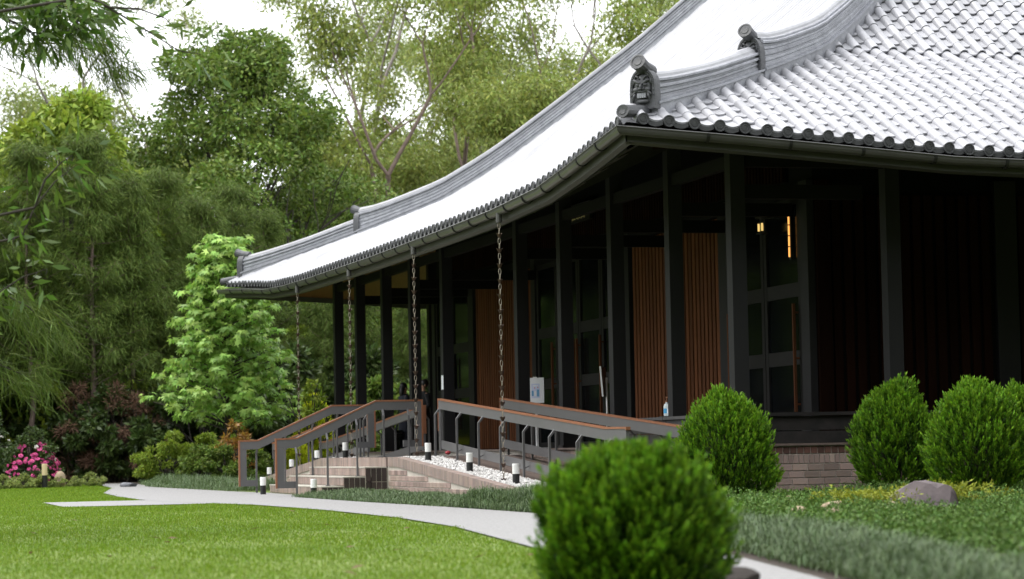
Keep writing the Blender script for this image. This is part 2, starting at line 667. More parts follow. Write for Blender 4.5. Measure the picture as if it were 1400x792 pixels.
def place(fr, dv=0, jit=0):
    p, ts, tv, nn = fr
    x = ts - tv * ts.dot(tv)
    x.normalize()
    n2 = x.cross(tv)
    if n2.z < 0:
        n2 = -n2
        x = -x
    m = Matrix((x, tv, n2)).transposed().to_4x4()
    m.translation = p
    if jit:
        m = m @ Matrix.Rotation(rngt.gauss(0, jit), 4, 'Z') @ Matrix.Rotation(rngt.gauss(0, jit * .7), 4, 'X')
        m.translation = p + n2 * rngt.gauss(0, .0025)
    return m


CAMP = Vector((-10.795, -31.993, 1.6))


def in_view(p):
    d = p - CAMP
    z = d.dot(fwd)
    if z < 1:
        return None
    x = d.dot(rgt) / z * 3508 + 700
    y = 396 - d.dot(upv) / z * 3508
    return z if (-20 < x < 1420 and -20 < y < 812) else None


cells_c, cells_p = [], []
for i in range(105):
    s = .1814 + .3 * i
    if s > LA - .15:
        break
    vmax = min(s, LA - s) + .12
    k = 0
    while k * ROWP < vmax and k * ROWP < 15.6:
        cells_c.append((s, k * ROWP))
        k += 1
    s2 = s + .15
    vmax = min(s2, LA - s2) + .12
    k = 0
    while k * ROWP < vmax and k * ROWP < 15.6:
        cells_p.append((s2, k * ROWP))
        k += 1


def split(cells):
    sc = []
    for c in cells:
        z = in_view(side_pt('B', *c))
        sc.append(z if z else 1e9)
    idx = sorted(range(len(cells)), key=lambda i: sc[i])
    near = set(i for i in idx[:300] if sc[i] < 1e8)
    return [cells[i] for i in sorted(near)], [cells[i] for i in range(len(cells)) if i not in near]


def tile_objs(name, me, cells, jit):
    for s, v in cells:
        o = link(name, me, None, ROOF['B'])
        o.matrix_local = place(frame('B', s, v), jit=jit)


def tile_join(name, VV, FF, cells, side, m, jit, parent):
    mb = MB()
    for s, v in cells:
        mt = np.array(place(frame(side, s, v), jit=jit))
        mb.add(VV @ mt[:3, :3].T + mt[:3, 3], FF)
    me = mb.mesh(name, 'cover' in name)
    o = link(name, me, m, parent)
    o['kind'] = 'stuff'
    return o


near, rest = split(cells_c)
tile_objs('cover_tile', ME_COVER, near, .008)
tile_join('cover_tile_field', CV, CF, rest, 'B', 'tile_isl', .008, ROOF['B'])
near, rest = split(cells_p)
tile_objs('pan_tile', ME_PAN, near, .004)
tile_join('pan_tile_field', PV, PF, rest, 'B', 'tile_isl', .004, ROOF['B'])

# side A : covers as segmented tubes, pans as stepped strips (too foreshortened to pick apart)
def tube_cols(side, parent, step=ROWP, smax=105):
    mb, mp = MB(), MB()
    K = 7
    for i in range(smax):
        s = .27 + .3 * i
        if s > LA - .15:
            break
        vm = min(min(s, LA - s) + .1, 15.5)
        n = max(1, int(vm / step)) + 1
        V, F = [], []
        dr = rngt.gauss(0, .004)
        for k in range(n):
            m = np.array(place(frame(side, s, k * step)))
            r = .078 + rngt.gauss(0, .0008)
            ring = [(-math.cos(math.pi * j / (K - 1)) * r + dr, -.012 if k == 0 else 0, math.sin(math.pi * j / (K - 1)) * r + .035 if 0 < j < K - 1 else -.02) for j in range(K)]
            V += (np.array(ring) @ m[:3, :3].T + m[:3, 3]).tolist()
            if k:
                for j in range(K - 1):
                    F.append(((k - 1) * K + j, (k - 1) * K + j + 1, k * K + j + 1, k * K + j))
        F.append(tuple(range(K)))
        mb.add(V, F)
        s2 = s + .15
        vm = min(min(s2, LA - s2) + .1, 15.5)
        n = max(1, int(vm / step))
        for k in range(n):
            fr = frame(side, s2, k * step)
            m = np.array(place(fr))
            V = [(-.11, 0, .062), (0, 0, .048), (.11, 0, .062), (-.11, step + .05, .060), (0, step + .05, .046), (.11, step + .05, .060), (-.11, 0, .046), (0, 0, .034), (.11, 0, .046)]
            F = [(0, 1, 4, 3), (1, 2, 5, 4)]
            mp.add(np.array(V) @ m[:3, :3].T + m[:3, 3], F)
    o = link('cover_tile_field', mb.mesh('cover_tile_field', False), 'tile_isl', parent)
    o['kind'] = 'stuff'
    o = link('pan_tile_field', mp.mesh('pan_tile_field'), 'tile_isl', parent)
    o['kind'] = 'stuff'


tube_cols('A', ROOF['A'])

# round end discs of the eave tiles
dprof = [(.006, -.075), (.077, -.07), (.077, .03), (.080, .034), (.080, .043), (.066, .043), (.061, .033), (.047, .033), (.042, .040), (.036, .040), (.033, .034), (.012, .036)]


def disc_mesh():
    me = MB().lathe(dprof, 18, axis=(0, -1, 0)).mesh('eave_disc', False)
    me.materials.append(MATS['tile_dark'])
    return me


ME_DISC = disc_mesh()
for i in range(40):
    s = .1814 + .3 * i
    fr = frame('B', s, 0)
    m = place(fr)
    o = link('eave_disc', ME_DISC, None, ROOF['B'])
    # discs stand upright
    mm = Matrix.Rotation(0, 4, 'Z')
    mm.translation = fr[0] + fr[3] * .03 + Vector((0, -.01, 0))
    o.matrix_local = mm
mb = MB()
for i in range(105):
    s = .27 + .3 * i
    if s > LA - .15:
        break
    p = frame('A', s, 0)
    c = p[0] + p[3] * .03 + Vector((-.012, 0, 0))
    mb.lathe([(.079, -.06), (.08, .04), (.064, .04), (.058, .03), (.02, .033)], 12, c=c, axis=(-1, 0, 0))
o = part('eave_disc_row', mb, 'tile_dark', ROOF['A'])
o['kind'] = 'stuff'
# hanging pan-tile lips between the discs
for sd, a0 in (('A', .27), ('B', .1814)):
    mb = MB()
    for i in range(105):
        s = a0 + .15 + .3 * i
        if s > LA - .2:
            break
        p, ts, tv, nn = frame(sd, s, 0)
        out = Vector((-1, 0, 0)) if sd == 'A' else Vector((0, -1, 0))
        al = Vector((0, 1, 0)) if sd == 'A' else Vector((1, 0, 0))
        V, F = [], []
        K = 7
        for dep in (0, .03):
            for j in range(K):
                x = -.10 + .2 * j / (K - 1)
                cz = .028 * (1 - (x / .1) ** 2)
                for z in (.03 - cz, -.03 - cz):
                    q = p + al * x + out * (dep + .005) + Vector((0, 0, z))
                    V.append(tuple(q))
        for j in range(K - 1):
            a = 2 * j
            F += [(2 * K + a, 2 * K + a + 1, 2 * K + a + 3, 2 * K + a + 2), (a, a + 2, 2 * K + a + 2, 2 * K + a), (a + 1, 2 * K + a + 1, 2 * K + a + 3, a + 3)]
        mb.add(V, F)
    o = part('eave_pan_lip', mb, 'tile_dark', ROOF[sd])
    o['kind'] = 'stuff'


# gutters, fascia, brackets
def gut_pt(side, s, dv, dz):
    q = side_pt(side, s, 0)
    out = {'A': Vector((-1, 0, 0)), 'B': Vector((0, -1, 0)), 'D': Vector((0, 1, 0)), 'E': Vector((1, 0, 0))}[side]
    return q + out * dv + Vector((0, 0, dz))


SS = [-.0, 1.2, 2.6, 4.4, 7, 10, 13, 15.9, 18.8, 21.8, 24.8, 27.4, 29.2, 30.6, LA]


def corner_fix(side, p, s, dv):
    return p


for sd in 'ABDE':
    K = 9
    mb = MB()
    V, F = [], []
    ss = SS
    for s in ss:
        # corner: extend so that neighbouring gutters meet
        ext = 0
        for j in range(K):
            a = math.pi * j / (K - 1)
            q = gut_pt(sd, s, .03 + .085 - math.cos(a) * .085, -.115 - math.sin(a) * .10)
            if s == ss[0] or s == ss[-1]:
                sgn = -1 if s == ss[0] else 1
                e = (.03 + .085 - math.cos(a) * .085) * sgn
                if sd in 'AE':
                    q.y += e
                else:
                    q.x += e
            V.append(tuple(q))
    for i in range(len(ss) - 1):
        for j in range(K - 1):
            F.append((i * K + j, (i + 1) * K + j, (i + 1) * K + j + 1, i * K + j + 1))
    # thicken: inner skin
    n = len(V)
    V2 = [(x, y, z + .006) for x, y, z in V]
    F2 = [tuple(a + n for a in f[::-1]) for f in F]
    rim = []
    for i in range(len(ss) - 1):
        for j in (0, K - 1):
            rim.append((i * K + j, (i + 1) * K + j, (i + 1) * K + j + n, i * K + j + n))
    mb.add(V + V2, F + F2 + rim)
    G = part('gutter', mb, 'gutter', TEMPLE, smooth=False)
    # rolled outer lip
    lip = MB()
    pts = []
    for s in ss:
        q = gut_pt(sd, s, .03 + .172, -.11)
        if s in (ss[0], ss[-1]):
            e = (.03 + .172) * (-1 if s == ss[0] else 1)
            if sd in 'AE':
                q.y += e
            else:
                q.x += e
        pts.append(tuple(q))
    lip.tube(pts, .010, 6)
    part('lip', lip, 'gutter', G)
    # fascia behind
    fb = MB()
    V, F = [], []
    for s in ss:
        for dv, dz in ((.02, -.075), (.02, -.29), (-.05, -.32), (-.05, -.075)):
            q = gut_pt(sd, s, dv, dz)
            V.append(tuple(q))
    for i in range(len(ss) - 1):
        for j in range(4):
            F.append((i * 4 + j, i * 4 + (j + 1) % 4, (i + 1) * 4 + (j + 1) % 4, (i + 1) * 4 + j))
    fb.add(V, F)
    part('fascia', fb, 'fascia', TEMPLE)
    if sd in 'AB':
        for i in range(29):
            s = .9 + 1.07 * i
            mbk = MB()
            V = []
            for w in (-.022, .022):
                for rr in (.088, .104):
                    for j in range(K):
                        a = math.pi * j / (K - 1)
                        q = gut_pt(sd, s, .03 + .085 - math.cos(a) * (rr), -.112 - math.sin(a) * (rr + .012))
                        if sd == 'A':
                            q.y += w
                        else:
                            q.x += w
                        V.append(tuple(q))
            F = []
            for j in range(K - 1):
                F += [(j, j + 1, K + j + 1, K + j), (2 * K + j, 3 * K + j, 3 * K + j + 1, 2 * K + j + 1), (K + j, K + j + 1, 3 * K + j + 1, 3 * K + j)]
            mbk.add(V, F)
            part('bracket', mbk, 'black_paint', G)

# hip ridges with stacked courses and demon-face end tiles
S2 = math.sqrt(.5)


def hip_pt(corner, v):
    z = rf(v, v)
    w = v - fl(v, v) - 0
    w = v - .33 * max(0, 1 - v / 1.5) * (1 if v < 1.5 else 0)
    return {'C': Vector((w, w, z)), 'D': Vector((w, LA - w, z)), 'F': Vector((LA - w, w, z)), 'G': Vector((LA - w, LA - w, z))}[corner]


HD = {'C': Vector((S2, S2, 0)), 'D': Vector((S2, -S2, 0)), 'F': Vector((-S2, S2, 0)), 'G': Vector((-S2, -S2, 0))}


def sweep(corner, v0, v1, prof, n):
    """prof: closed polygon of (lateral, height)"""
    lat = HD[corner].cross(Vector((0, 0, 1)))
    V, F = [], []
    k = len(prof)
    for i in range(n + 1):
        v = v0 + (v1 - v0) * i / n
        p = hip_pt(corner, v)
        lift = .10 * math.exp(-(v - v0) / .35) if v0 < 1 or abs(v0 - 2.5) < .2 else 0
        for a, h in prof:
            q = p + lat * a + Vector((0, 0, h + lift * max(0, h - .1) * 2.2))
            V.append(tuple(q))
    for i in range(n):
        for j in range(k):
            F.append((i * k + j, i * k + (j + 1) % k, (i + 1) * k + (j + 1) % k, (i + 1) * k + j))
    F.append(tuple(range(k))[::-1])
    F.append(tuple(range(n * k, (n + 1) * k)))
    return MB().add(V, F)


def make_oni(corner, v, zoff, scale):
    """arched end tile with a demon face in relief, facing down the hip"""
    out = -HD[corner]
    lat = HD[corner].cross(Vector((0, 0, 1)))
    base = hip_pt(corner, v) + Vector((0, 0, zoff))
    M3 = Matrix((lat, -out, Vector((0, 0, 1)))).transposed().to_4x4()   # x lateral, y inward, z up
    M3.translation = base
    W, H, D = .19 * scale, .56 * scale, .13 * scale

    def xf(mb):
        for a in mb.V:
            b = a @ np.array(M3)[:3, :3].T + np.array(M3)[:3, 3]
            a[:] = b
        return mb

    arch = [(-W, 0), (-W * 1.03, H * .35)]
    for j in range(13):
        a = math.pi * (1 - j / 12)
        arch.append((math.cos(a) * W, H * .60 + math.sin(a) * H * .40))
    arch += [(W * 1.03, H * .35), (W, 0)]
    mb = MB().prism(arch, 'y', 0, D)
    o = part('ridge_end_tile', xf(mb), 'oni', TEMPLE)
    # raised rim
    rm = MB()
    inner = [(x * .74, z * .86 + H * .02) for x, z in arch]
    n = len(arch)
    V = [(x, 0.001, z) for x, z in arch] + [(x * .97, -.035 * scale, z * .99 + .002) for x, z in arch] + [(x * 1.04, -.035 * scale, z) for x, z in inner] + [(x, 0.001, z) for x, z in inner]
    F = []
    for q in range(3):
        for j in range(n - 1):
            F.append((q * n + j, q * n + j + 1, (q + 1) * n + j + 1, (q + 1) * n + j))
    rm.add(V, F)
    part('rim', xf(rm), 'oni', o)
    for j in range(1, n - 1):
        for e in ((0, .5) if j < n - 2 else (0,)):
            ax = arch[j][0] * (1 - e) + arch[j + 1][0] * e
            az = arch[j][1] * (1 - e) + arch[j + 1][1] * e
            st = MB().ellipsoid((ax * .87, -.037 * scale, az * .93 + H * .01), (.012 * scale, .012 * scale, .012 * scale), 6, 4)
            part('stud', xf(st), 'oni', o)
    fc = MB()
    s = scale
    E = fc.ellipsoid
    E((0, -.015 * s, .30 * s), (.125 * s, .05 * s, .17 * s), 14, 9)          # skull
    for sg in (-1, 1):
        rot = Matrix.Rotation(sg * -.55, 3, 'Y')
        E((sg * .062 * s, -.062 * s, .365 * s), (.066 * s, .03 * s, .022 * s), 10, 6, rot=rot)   # brow
        E((sg * .055 * s, -.060 * s, .325 * s), (.032 * s, .026 * s, .024 * s), 10, 7)           # eye
        E((sg * .085 * s, -.045 * s, .262 * s), (.048 * s, .038 * s, .034 * s), 10, 7)           # cheek
        E((sg * .030 * s, -.066 * s, .272 * s), (.024 * s, .022 * s, .018 * s), 8, 6)            # nostril
        rot = Matrix.Rotation(sg * .7, 3, 'Y')
        E((sg * .105 * s, -.05 * s, .225 * s), (.06 * s, .024 * s, .018 * s), 10, 6, rot=rot)    # moustache
        fc.tube([(sg * .10 * s, -.055 * s, .205 * s), (sg * .112 * s, -.075 * s, .17 * s), (sg * .126 * s, -.06 * s, .115 * s)], [.018 * s, .014 * s, .004 * s], 7)
        E((sg * .125 * s, -.02 * s, .38 * s), (.03 * s, .03 * s, .05 * s), 8, 6)                 # ear
        fc.tube([(sg * .03 * s, -.05 * s, .40 * s), (sg * .06 * s, -.06 * s, .44 * s), (sg * .10 * s, -.04 * s, .455 * s)], [.014 * s, .012 * s, .005 * s], 6)
    E((0, -.078 * s, .295 * s), (.022 * s, .032 * s, .045 * s), 10, 7)           # nose bridge
    E((0, -.088 * s, .272 * s), (.022 * s, .02 * s, .018 * s), 8, 6)
    E((0, -.045 * s, .238 * s), (.095 * s, .03 * s, .016 * s), 12, 6)            # upper lip
    E((0, -.035 * s, .105 * s), (.10 * s, .03 * s, .03 * s), 12, 6)              # lower lip
    part('face', xf(fc), 'oni', o, smooth=True)
    for j in range(4):
        x = (-.066 + .033 * j) * s
        t = MB().box(x + .002, x + .031 * s, -.07 * s, -.02 * s, .15 * s, .212 * s)
        part('tooth', xf(t), 'ridge', o)
    # round tile projecting from the crown
    pts = [(0, .24 * s, H * .97), (0, .02, H * 1.02), (0, -.15 * s, H * 1.12)]
    tb = MB().tube(pts, [.095 * s, .10 * s, .108 * s], 14)
    rp = part('crown_tile', xf(tb), 'oni', o, smooth=False)
    ax = Vector((0, -.22 * s, .095 * s)).normalized()
    dd = MB().lathe([(.108 * s, -.02), (.112 * s, .012), (.09 * s, .012), (.083 * s, .002), (.058 * s, .002), (.052 * s, .01), (.01, .008)], 18, c=(0, -.15 * s, H * 1.12), axis=ax)
    part('disc', xf(dd), 'tile_dark', rp)
    return o


def ridge(corner, v0, v1, hgt, hw, n, z0=.02):
    part('ridge_base', sweep(corner, v0 - .02, v1, [(-hw - .05, -.06), (-hw - .05, z0 + .09), (-hw - .075, z0 + .10), (-hw - .075, z0 + .125), (hw + .075, z0 + .125), (hw + .075, z0 + .10), (hw + .05, z0 + .09), (hw + .05, -.06)], n), 'ridge', TEMPLE)
    z = z0 + .127
    nl = int((hgt - .20) / .037)
    for j in range(nl):
        w = hw * (1 - .10 * j / nl) + (.012 if j % 2 == 0 else 0) + (.022 if j >= nl - 3 and j % 2 == 0 else 0)
        th = .0355
        part('ridge_course', sweep(corner, v0, v1, [(-w, z), (-w, z + th - .008), (-w + .012, z + th), (w - .012, z + th), (w, z + th - .008), (w, z)], n), 'ridge', TEMPLE)
        z += .037
    cap = []
    for j in range(9):
        a = math.pi * j / 8
        cap.append((math.cos(a) * .10, z + .01 + math.sin(a) * .085))
    cap = [(.10, z)] + cap + [(-.10, z)]
    cap = [(.115, z)] + cap[1:-1] + [(-.115, z)]
    part('ridge_cap', sweep(corner, v0 - .03, v1, cap, n), 'tile', TEMPLE)


for cn in 'CDFG':
    ridge(cn, .36, 2.62, .46, .13, 14)
    ridge(cn, 2.58, 15.85, .60, .15, 46)
    if cn in 'CD':
        make_oni(cn, .30, .07, .98)
        make_oni(cn, 2.50, .10, .98)
        # corner eave tile under the face
        p = hip_pt(cn, 0.0) - HD[cn] * .10
        q = hip_pt(cn, .32)
        tb = MB().tube([tuple(q + Vector((0, 0, .04))), tuple(p + Vector((0, 0, .10)))], [.08, .088], 12)
        ct = part('corner_tile', tb, 'oni', TEMPLE)
        dd = MB().lathe([(.088, -.02), (.092, .012), (.074, .012), (.068, .002), (.048, .002), (.042, .01), (.01, .008)], 18, c=tuple(p + Vector((0, 0, .10))), axis=tuple(-HD[cn] + Vector((0, 0, .25))))
        part('disc', dd, 'tile_dark', ct)

# podium, deck
DECK = 1.60
pod = MB()
pod.box(1.86, LA - 1.86, 1.66, LA - 1.86, .5, DECK - .012)
PODIUM = part('podium', pod, 'mortar', TEMPLE)
dk = MB().box(1.80, LA - 1.8, 1.60, LA - 1.8, DECK - .01, DECK + .02)
part('deck', dk, 'plank', TEMPLE)


def brick_mesh(l, h, d):
    b = .006
    mb = MB()
    V = [(-l / 2, 0, 0), (l / 2, 0, 0), (l / 2, 0, h), (-l / 2, 0, h),
         (-l / 2 + b, -d, b), (l / 2 - b, -d, b), (l / 2 - b, -d, h - b), (-l / 2 + b, -d, h - b)]
    mb.add(V, [(4, 5, 6, 7), (0, 1, 5, 4), (1, 2, 6, 5), (2, 3, 7, 6), (3, 0, 4, 7)])
    return mb.mesh('brick')


ME_BR = brick_mesh(.228, .088, .012)
ME_BR.materials.append(MATS['brick'])
ME_SOL = brick_mesh(.094, .098, .012)
ME_SOL.materials.append(MATS['brick_red'])
ME_SOL2 = brick_mesh(.070, .125, .012)
ME_SOL2.materials.append(MATS['brick'])


def brick_at(me, x, y, z, facing, parent, name='brick'):
    o = link(name, me, None, parent, (x, y, z))
    o.rotation_euler = (rngt.gauss(0, .006), 0, {'B': 0, 'A': -math.pi / 2}[facing] + rngt.gauss(0, .006))
    return o


# B front: soldier row, header row, stretcher courses
x = 1.95
while x < 6.6:
    brick_at(ME_SOL, x, 1.652, DECK - .125, 'B', PODIUM)
    x += .104
x = 1.93
while x < 6.6:
    brick_at(ME_SOL2, x, 1.652, DECK - .262, 'B', PODIUM)
    x += .078
z = DECK - .362
r = 0
while z > .78:
    x = 1.97 + (.06 if r % 2 else .115) - .03
    while x < 6.6:
        brick_at(ME_BR, x, 1.652, z, 'B', PODIUM)
        x += .238
    z -= .098
    r += 1
# A front soldier row below the deck (behind the rails), joined courses under it
mb = MB()
y = 2.0
while y < 12.6:
    brick_at(ME_SOL2, 1.852, y, DECK - .145, 'A', PODIUM, 'brick')
    y += .078
mb = MB()
for r in range(6):
    y = 1.8 + (.119 if r % 2 else 0)
    while y < 12.7:
        mb.box(1.838, 1.862, y, y + .226, DECK - .25 - .098 * r, DECK - .162 - .098 * r)
        y += .238
o = part('brick_courses', mb, 'brick_isl', PODIUM)
o['kind'] = 'stuff'
# low dark stone parapet between the columns near the corner
for (x0, x1) in ((1.72, 4.28), (4.30, 6.9), (6.92, 9.6)):
    for k, (z0, z1) in enumerate(((DECK + .022, DECK + .19), (DECK + .205, DECK + .40))):
        b = MB().box(x0 + .004, x1 - .004, 1.70 + .02 * k, 1.86, z0, z1)
        part('parapet_block', b, 'stone_dark', TEMPLE)
    b = MB().box(x0, x1 - .002, 1.655, 1.90, DECK + .408, DECK + .455)
    part('parapet_cap', b, 'stone_dark', TEMPLE)
for (y0, y1) in ((1.92, 4.60), (4.62, 7.5)):
    n = 4
    for j in range(n):
        a, b_ = y0 + (y1 - y0) * j / n, y0 + (y1 - y0) * (j + 1) / n
        for k, (z0, z1) in enumerate(((DECK + .022, DECK + .20), (DECK + .21, DECK + .40))):
            part('parapet_block', MB().box(1.80 + .015 * k, 1.94, a + .004, b_ - .004, z0, z1), 'stone_grey', TEMPLE)
    part('parapet_cap', MB().box(1.77, 1.97, y0, y1 - .002, DECK + .408, DECK + .455), 'stone_grey', TEMPLE)

# columns
CY = [2.05, 4.73, 7.60, 10.48, 13.27, 18.88, 21.70, 24.41, 27.21, 29.72]
colA = [(2.05, y) for y in CY]
colB = [(x, 2.05) for x in (4.42, 7.25, 10.1, 13.0, 18.8, 21.7, 24.5, 27.2, 29.72)]
colD = [(x, 29.72) for x in (4.42, 7.25, 10.1, 13.0, 18.8, 21.7, 24.5, 27.2, 29.72)]
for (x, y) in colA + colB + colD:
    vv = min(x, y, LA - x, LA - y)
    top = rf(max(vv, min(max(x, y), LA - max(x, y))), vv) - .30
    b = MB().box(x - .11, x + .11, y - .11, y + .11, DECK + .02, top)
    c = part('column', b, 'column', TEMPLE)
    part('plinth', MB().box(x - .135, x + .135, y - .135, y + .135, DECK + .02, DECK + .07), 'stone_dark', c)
# tie beams and rafters
for a in (('A', 5.55),):
    part('beam', MB().box(1.99, 2.11, 2.2, 29.6, a[1], a[1] + .18), 'beam', TEMPLE)
    part('beam', MB().box(2.2, 29.6, 1.99, 2.11, a[1] + .002, a[1] + .182), 'beam', TEMPLE)
for y in CY[:-1]:
    part('tie_beam', MB().box(2.17, 3.97, y - .07, y + .07, 5.10, 5.30), 'beam', TEMPLE)
for i in range(33):
    s = .9 + .94 * i
    for sd in 'AB':
        vm = min(4.2, max(.5, min(s, LA - s)))
        p0, p1 = side_pt(sd, s, .12, -.30), side_pt(sd, s, vm, -.30)
        t = (p1 - p0)
        lat = Vector((0, .045, 0)) if sd == 'A' else Vector((.045, 0, 0))
        V = []
        for p in (p0, p1):
            for sx, sz in ((-1, -.07), (1, -.07), (1, .07), (-1, .07)):
                V.append(tuple(p + lat * sx + Vector((0, 0, sz))))
        part('rafter', MB().add(V, [(0, 1, 2, 3), (7, 6, 5, 4), (0, 4, 5, 1), (1, 5, 6, 2), (2, 6, 7, 3), (3, 7, 4, 0)]), 'soffit', TEMPLE)
for cn in 'CD':
    V = []
    lat = HD[cn].cross(Vector((0, 0, 1)))
    for v in (.55, 3.9):
        p = hip_pt(cn, v)
        for a, h in ((-.10, -.52), (.10, -.52), (.10, -.26), (-.10, -.26)):
            V.append(tuple(p + lat * a + Vector((0, 0, h))))
    part('hip_rafter', MB().add(V, [(0, 1, 2, 3), (7, 6, 5, 4), (0, 4, 5, 1), (1, 5, 6, 2), (2, 6, 7, 3), (3, 7, 4, 0)]), 'wood_shaded', TEMPLE)
# outer eave beam (pale board seen under the gutter)
for sd in 'AB':
    V, F = [], []
    for s in np.linspace(.4, LA - .4, 30):
        for v, dz in ((.10, -.235), (.45, -.235), (.45, -.33), (.10, -.36)):
            V.append(tuple(side_pt(sd, s, v, dz)))
    for i in range(29):
        for j in range(4):
            F.append((i * 4 + j, i * 4 + (j + 1) % 4, (i + 1) * 4 + (j + 1) % 4, (i + 1) * 4 + j))
    part('eave_board', MB().add(V, F), 'fascia', TEMPLE)

# core walls
WT = 6.7
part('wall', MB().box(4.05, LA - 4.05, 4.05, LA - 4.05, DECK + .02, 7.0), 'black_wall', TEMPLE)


def slat_panel(axis, a0, a1, z0, z1, pitch=.19, w=.13, m='slat'):
    b = MB().box(4.005, 4.045, a0, a1, z0, z1) if axis == 'A' else MB().box(a0, a1, 4.005, 4.045, z0, z1)
    p = part('slat_panel', b, 'black_wall', TEMPLE)
    a = a0 + .02
    while a + w < a1:
        s = MB().box(3.955, 4.004, a, a + w, z0 + .01, z1 - .01) if axis == 'A' else MB().box(a, a + w, 3.955, 4.004, z0 + .01, z1 - .01)
        part('slat', s, m, p)
        a += pitch


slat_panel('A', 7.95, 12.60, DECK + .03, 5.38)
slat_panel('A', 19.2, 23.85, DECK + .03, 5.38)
slat_panel('B', 4.30, 7.0, DECK + .03, 5.38, m='wood_shaded')  # same slats as side A, shade painted into their colour
slat_panel('B', 7.4, 11.0, DECK + .03, 5.38, m='wood_shaded')
for y0, y1 in ((7.5, 7.9), (12.65, 12.95), (18.85, 19.15), (23.9, 24.3), (4.0, 4.32), (27.5, 27.8)):
    part('wall_post', MB().box(3.93, 4.045, y0, y1, DECK + .022, 5.6), 'column', TEMPLE)
part('lintel', MB().box(3.94, 4.044, 4.33, 27.49, 5.40, 5.58), 'beam', TEMPLE)
part('wall_post', MB().box(4.06, 4.28, 3.94, 4.044, DECK + .022, 5.6), 'wood_shaded', TEMPLE)
part('wall_post', MB().box(7.02, 7.38, 3.94, 4.044, DECK + .022, 5.6), 'column', TEMPLE)
# clerestory slats above the lintel
slat_panel('A', 5.0, 27.0, 5.66, 6.3, pitch=.14, w=.08, m='wood_shaded')


def door(y0, y1, handle, hm='slat'):
    d = part('door', MB().box(3.99, 4.044, y0, y1, DECK + .022, 5.39), 'door', TEMPLE)
    st = .12
    for (z0, z1) in ((DECK + .14, 2.82), (3.04, 3.86), (4.08, 5.28)):
        part('pane', MB().box(3.982, 3.988, y0 + st, y1 - st, z0, z1), 'glass_dark', d)
    for (z0, z1) in ((DECK + .022, DECK + .139), (2.822, 3.038), (3.862, 4.078), (5.282, 5.389)):
        part('rail', MB().box(3.958, 3.989, y0 + st, y1 - st, z0, z1), 'door', d)
    for (a, b) in ((y0 + .004, y0 + st - .003), (y1 - st + .003, y1 - .004)):
        part('stile', MB().box(3.955, 3.989, a, b, DECK + .022, 5.389), 'door', d)
    h = MB().box(3.86, 3.90, handle - .02, handle + .02, DECK + .5, 3.75)
    for z in (2.2, 2.9, 3.6):
        h.box(3.90, 3.955, handle - .012, handle + .012, z, z + .03)
    part('handle', h, hm, d)


for a, b, hd in ((13.0, 14.42, 14.3), (14.44, 15.89, 15.80), (15.91, 17.36, 16.00), (17.38, 18.8, 17.5), (4.36, 5.9, 4.50), (5.92, 7.46, 7.35), (24.34, 25.9, 25.75), (25.92, 27.46, 26.05)):
    door(a, b, hd)
# glowing parts added in place of lamp reflections in the corner door glass
lt = thing('lantern_reflection', 'lantern shaped glow standing in for a lamp reflection in the corner door glass', 'lantern', (3.80, 5.53, 4.92))
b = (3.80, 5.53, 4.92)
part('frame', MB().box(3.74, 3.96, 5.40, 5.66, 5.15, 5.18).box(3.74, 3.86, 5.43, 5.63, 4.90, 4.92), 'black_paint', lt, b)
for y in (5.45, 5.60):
    part('reflection_pane', MB().box(3.76, 3.79, y, y + .012, 4.95, 5.07), 'reflection_glow', lt, b)
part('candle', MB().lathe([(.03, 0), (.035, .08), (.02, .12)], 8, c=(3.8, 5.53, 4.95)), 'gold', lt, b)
st_ = thing('strip_reflection', 'tall amber glow of four segments standing in for a reflection in the corner door glass', 'light', (3.9, 4.72, 4.4))
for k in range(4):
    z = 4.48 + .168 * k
    part('reflection_segment', MB().box(3.915, 3.935, 4.712, 4.732, z, z + .150), 'reflection_warm', st_, (3.9, 4.72, 4.4))
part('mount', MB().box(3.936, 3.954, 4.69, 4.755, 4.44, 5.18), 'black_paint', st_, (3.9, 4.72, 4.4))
# name board over the central doors
nb = thing('name_board', 'dark name board with four gold characters over the central doors', 'sign', (3.9, 15.6, 6.0))
part('board', MB().box(3.87, 3.93, 14.75, 16.55, 6.0, 6.36), 'black_paint', nb, (3.9, 15.6, 6.0))
try:
    cu = bpy.data.curves.new('characters', 'FONT')
    cu.body = '久住家風'[::1]
    cu.size = .26
    cu.align_x = 'CENTER'
    cu.extrude = .006
    cu.space_character = 1.35
    to = bpy.data.objects.new('characters_tmp', cu)
    COL.objects.link(to)
    dg = bpy.context.evaluated_depsgraph_get()
    dg.update()
    tm = bpy.data.meshes.new_from_object(to.evaluated_get(dg))
    bpy.data.objects.remove(to)
    if len(tm.vertices):
        tm.transform(Matrix.Rotation(-math.pi / 2, 4, 'Z') @ Matrix.Rotation(math.pi / 2, 4, 'X'))
        tm.materials.clear()
        ch = link('characters', tm, 'gold', nb, (-.042, 0.02, .07))
except Exception as e:
    print('text failed', e)

# ------------------------------------------------------------------ landing, stairs, ramps
YM = LA / 2
GZ = .845


def kerb_z(y):
    """top of kerb along A"""
    d = abs(y - YM)
    return 1.515 - max(0, d - 3.35) * .0640


def ramp_z(y):
    d = abs(y - YM)
    return 1.535 - max(0, d - 3.0) * .0672


LAND = thing('entrance_landing', 'brick edged entrance landing at the head of steps and ramps', 'landing', (.6, YM, GZ))
LB = (.6, YM, GZ)
part('slab', MB().box(-.38, 1.79, YM - 3.3, YM + 3.3, .5, 1.515), 'stone_grey', LAND, LB)
mb = MB()
y = YM - 2.55
while y < YM + 2.55:
    mb.box(-.522, -.39, y, y + .070, 1.345, 1.513 + random.gauss(0, .0015))
    y += .076
o = part('kerb_brick_row', mb, 'brick_isl', LAND, LB)
o['kind'] = 'stuff'

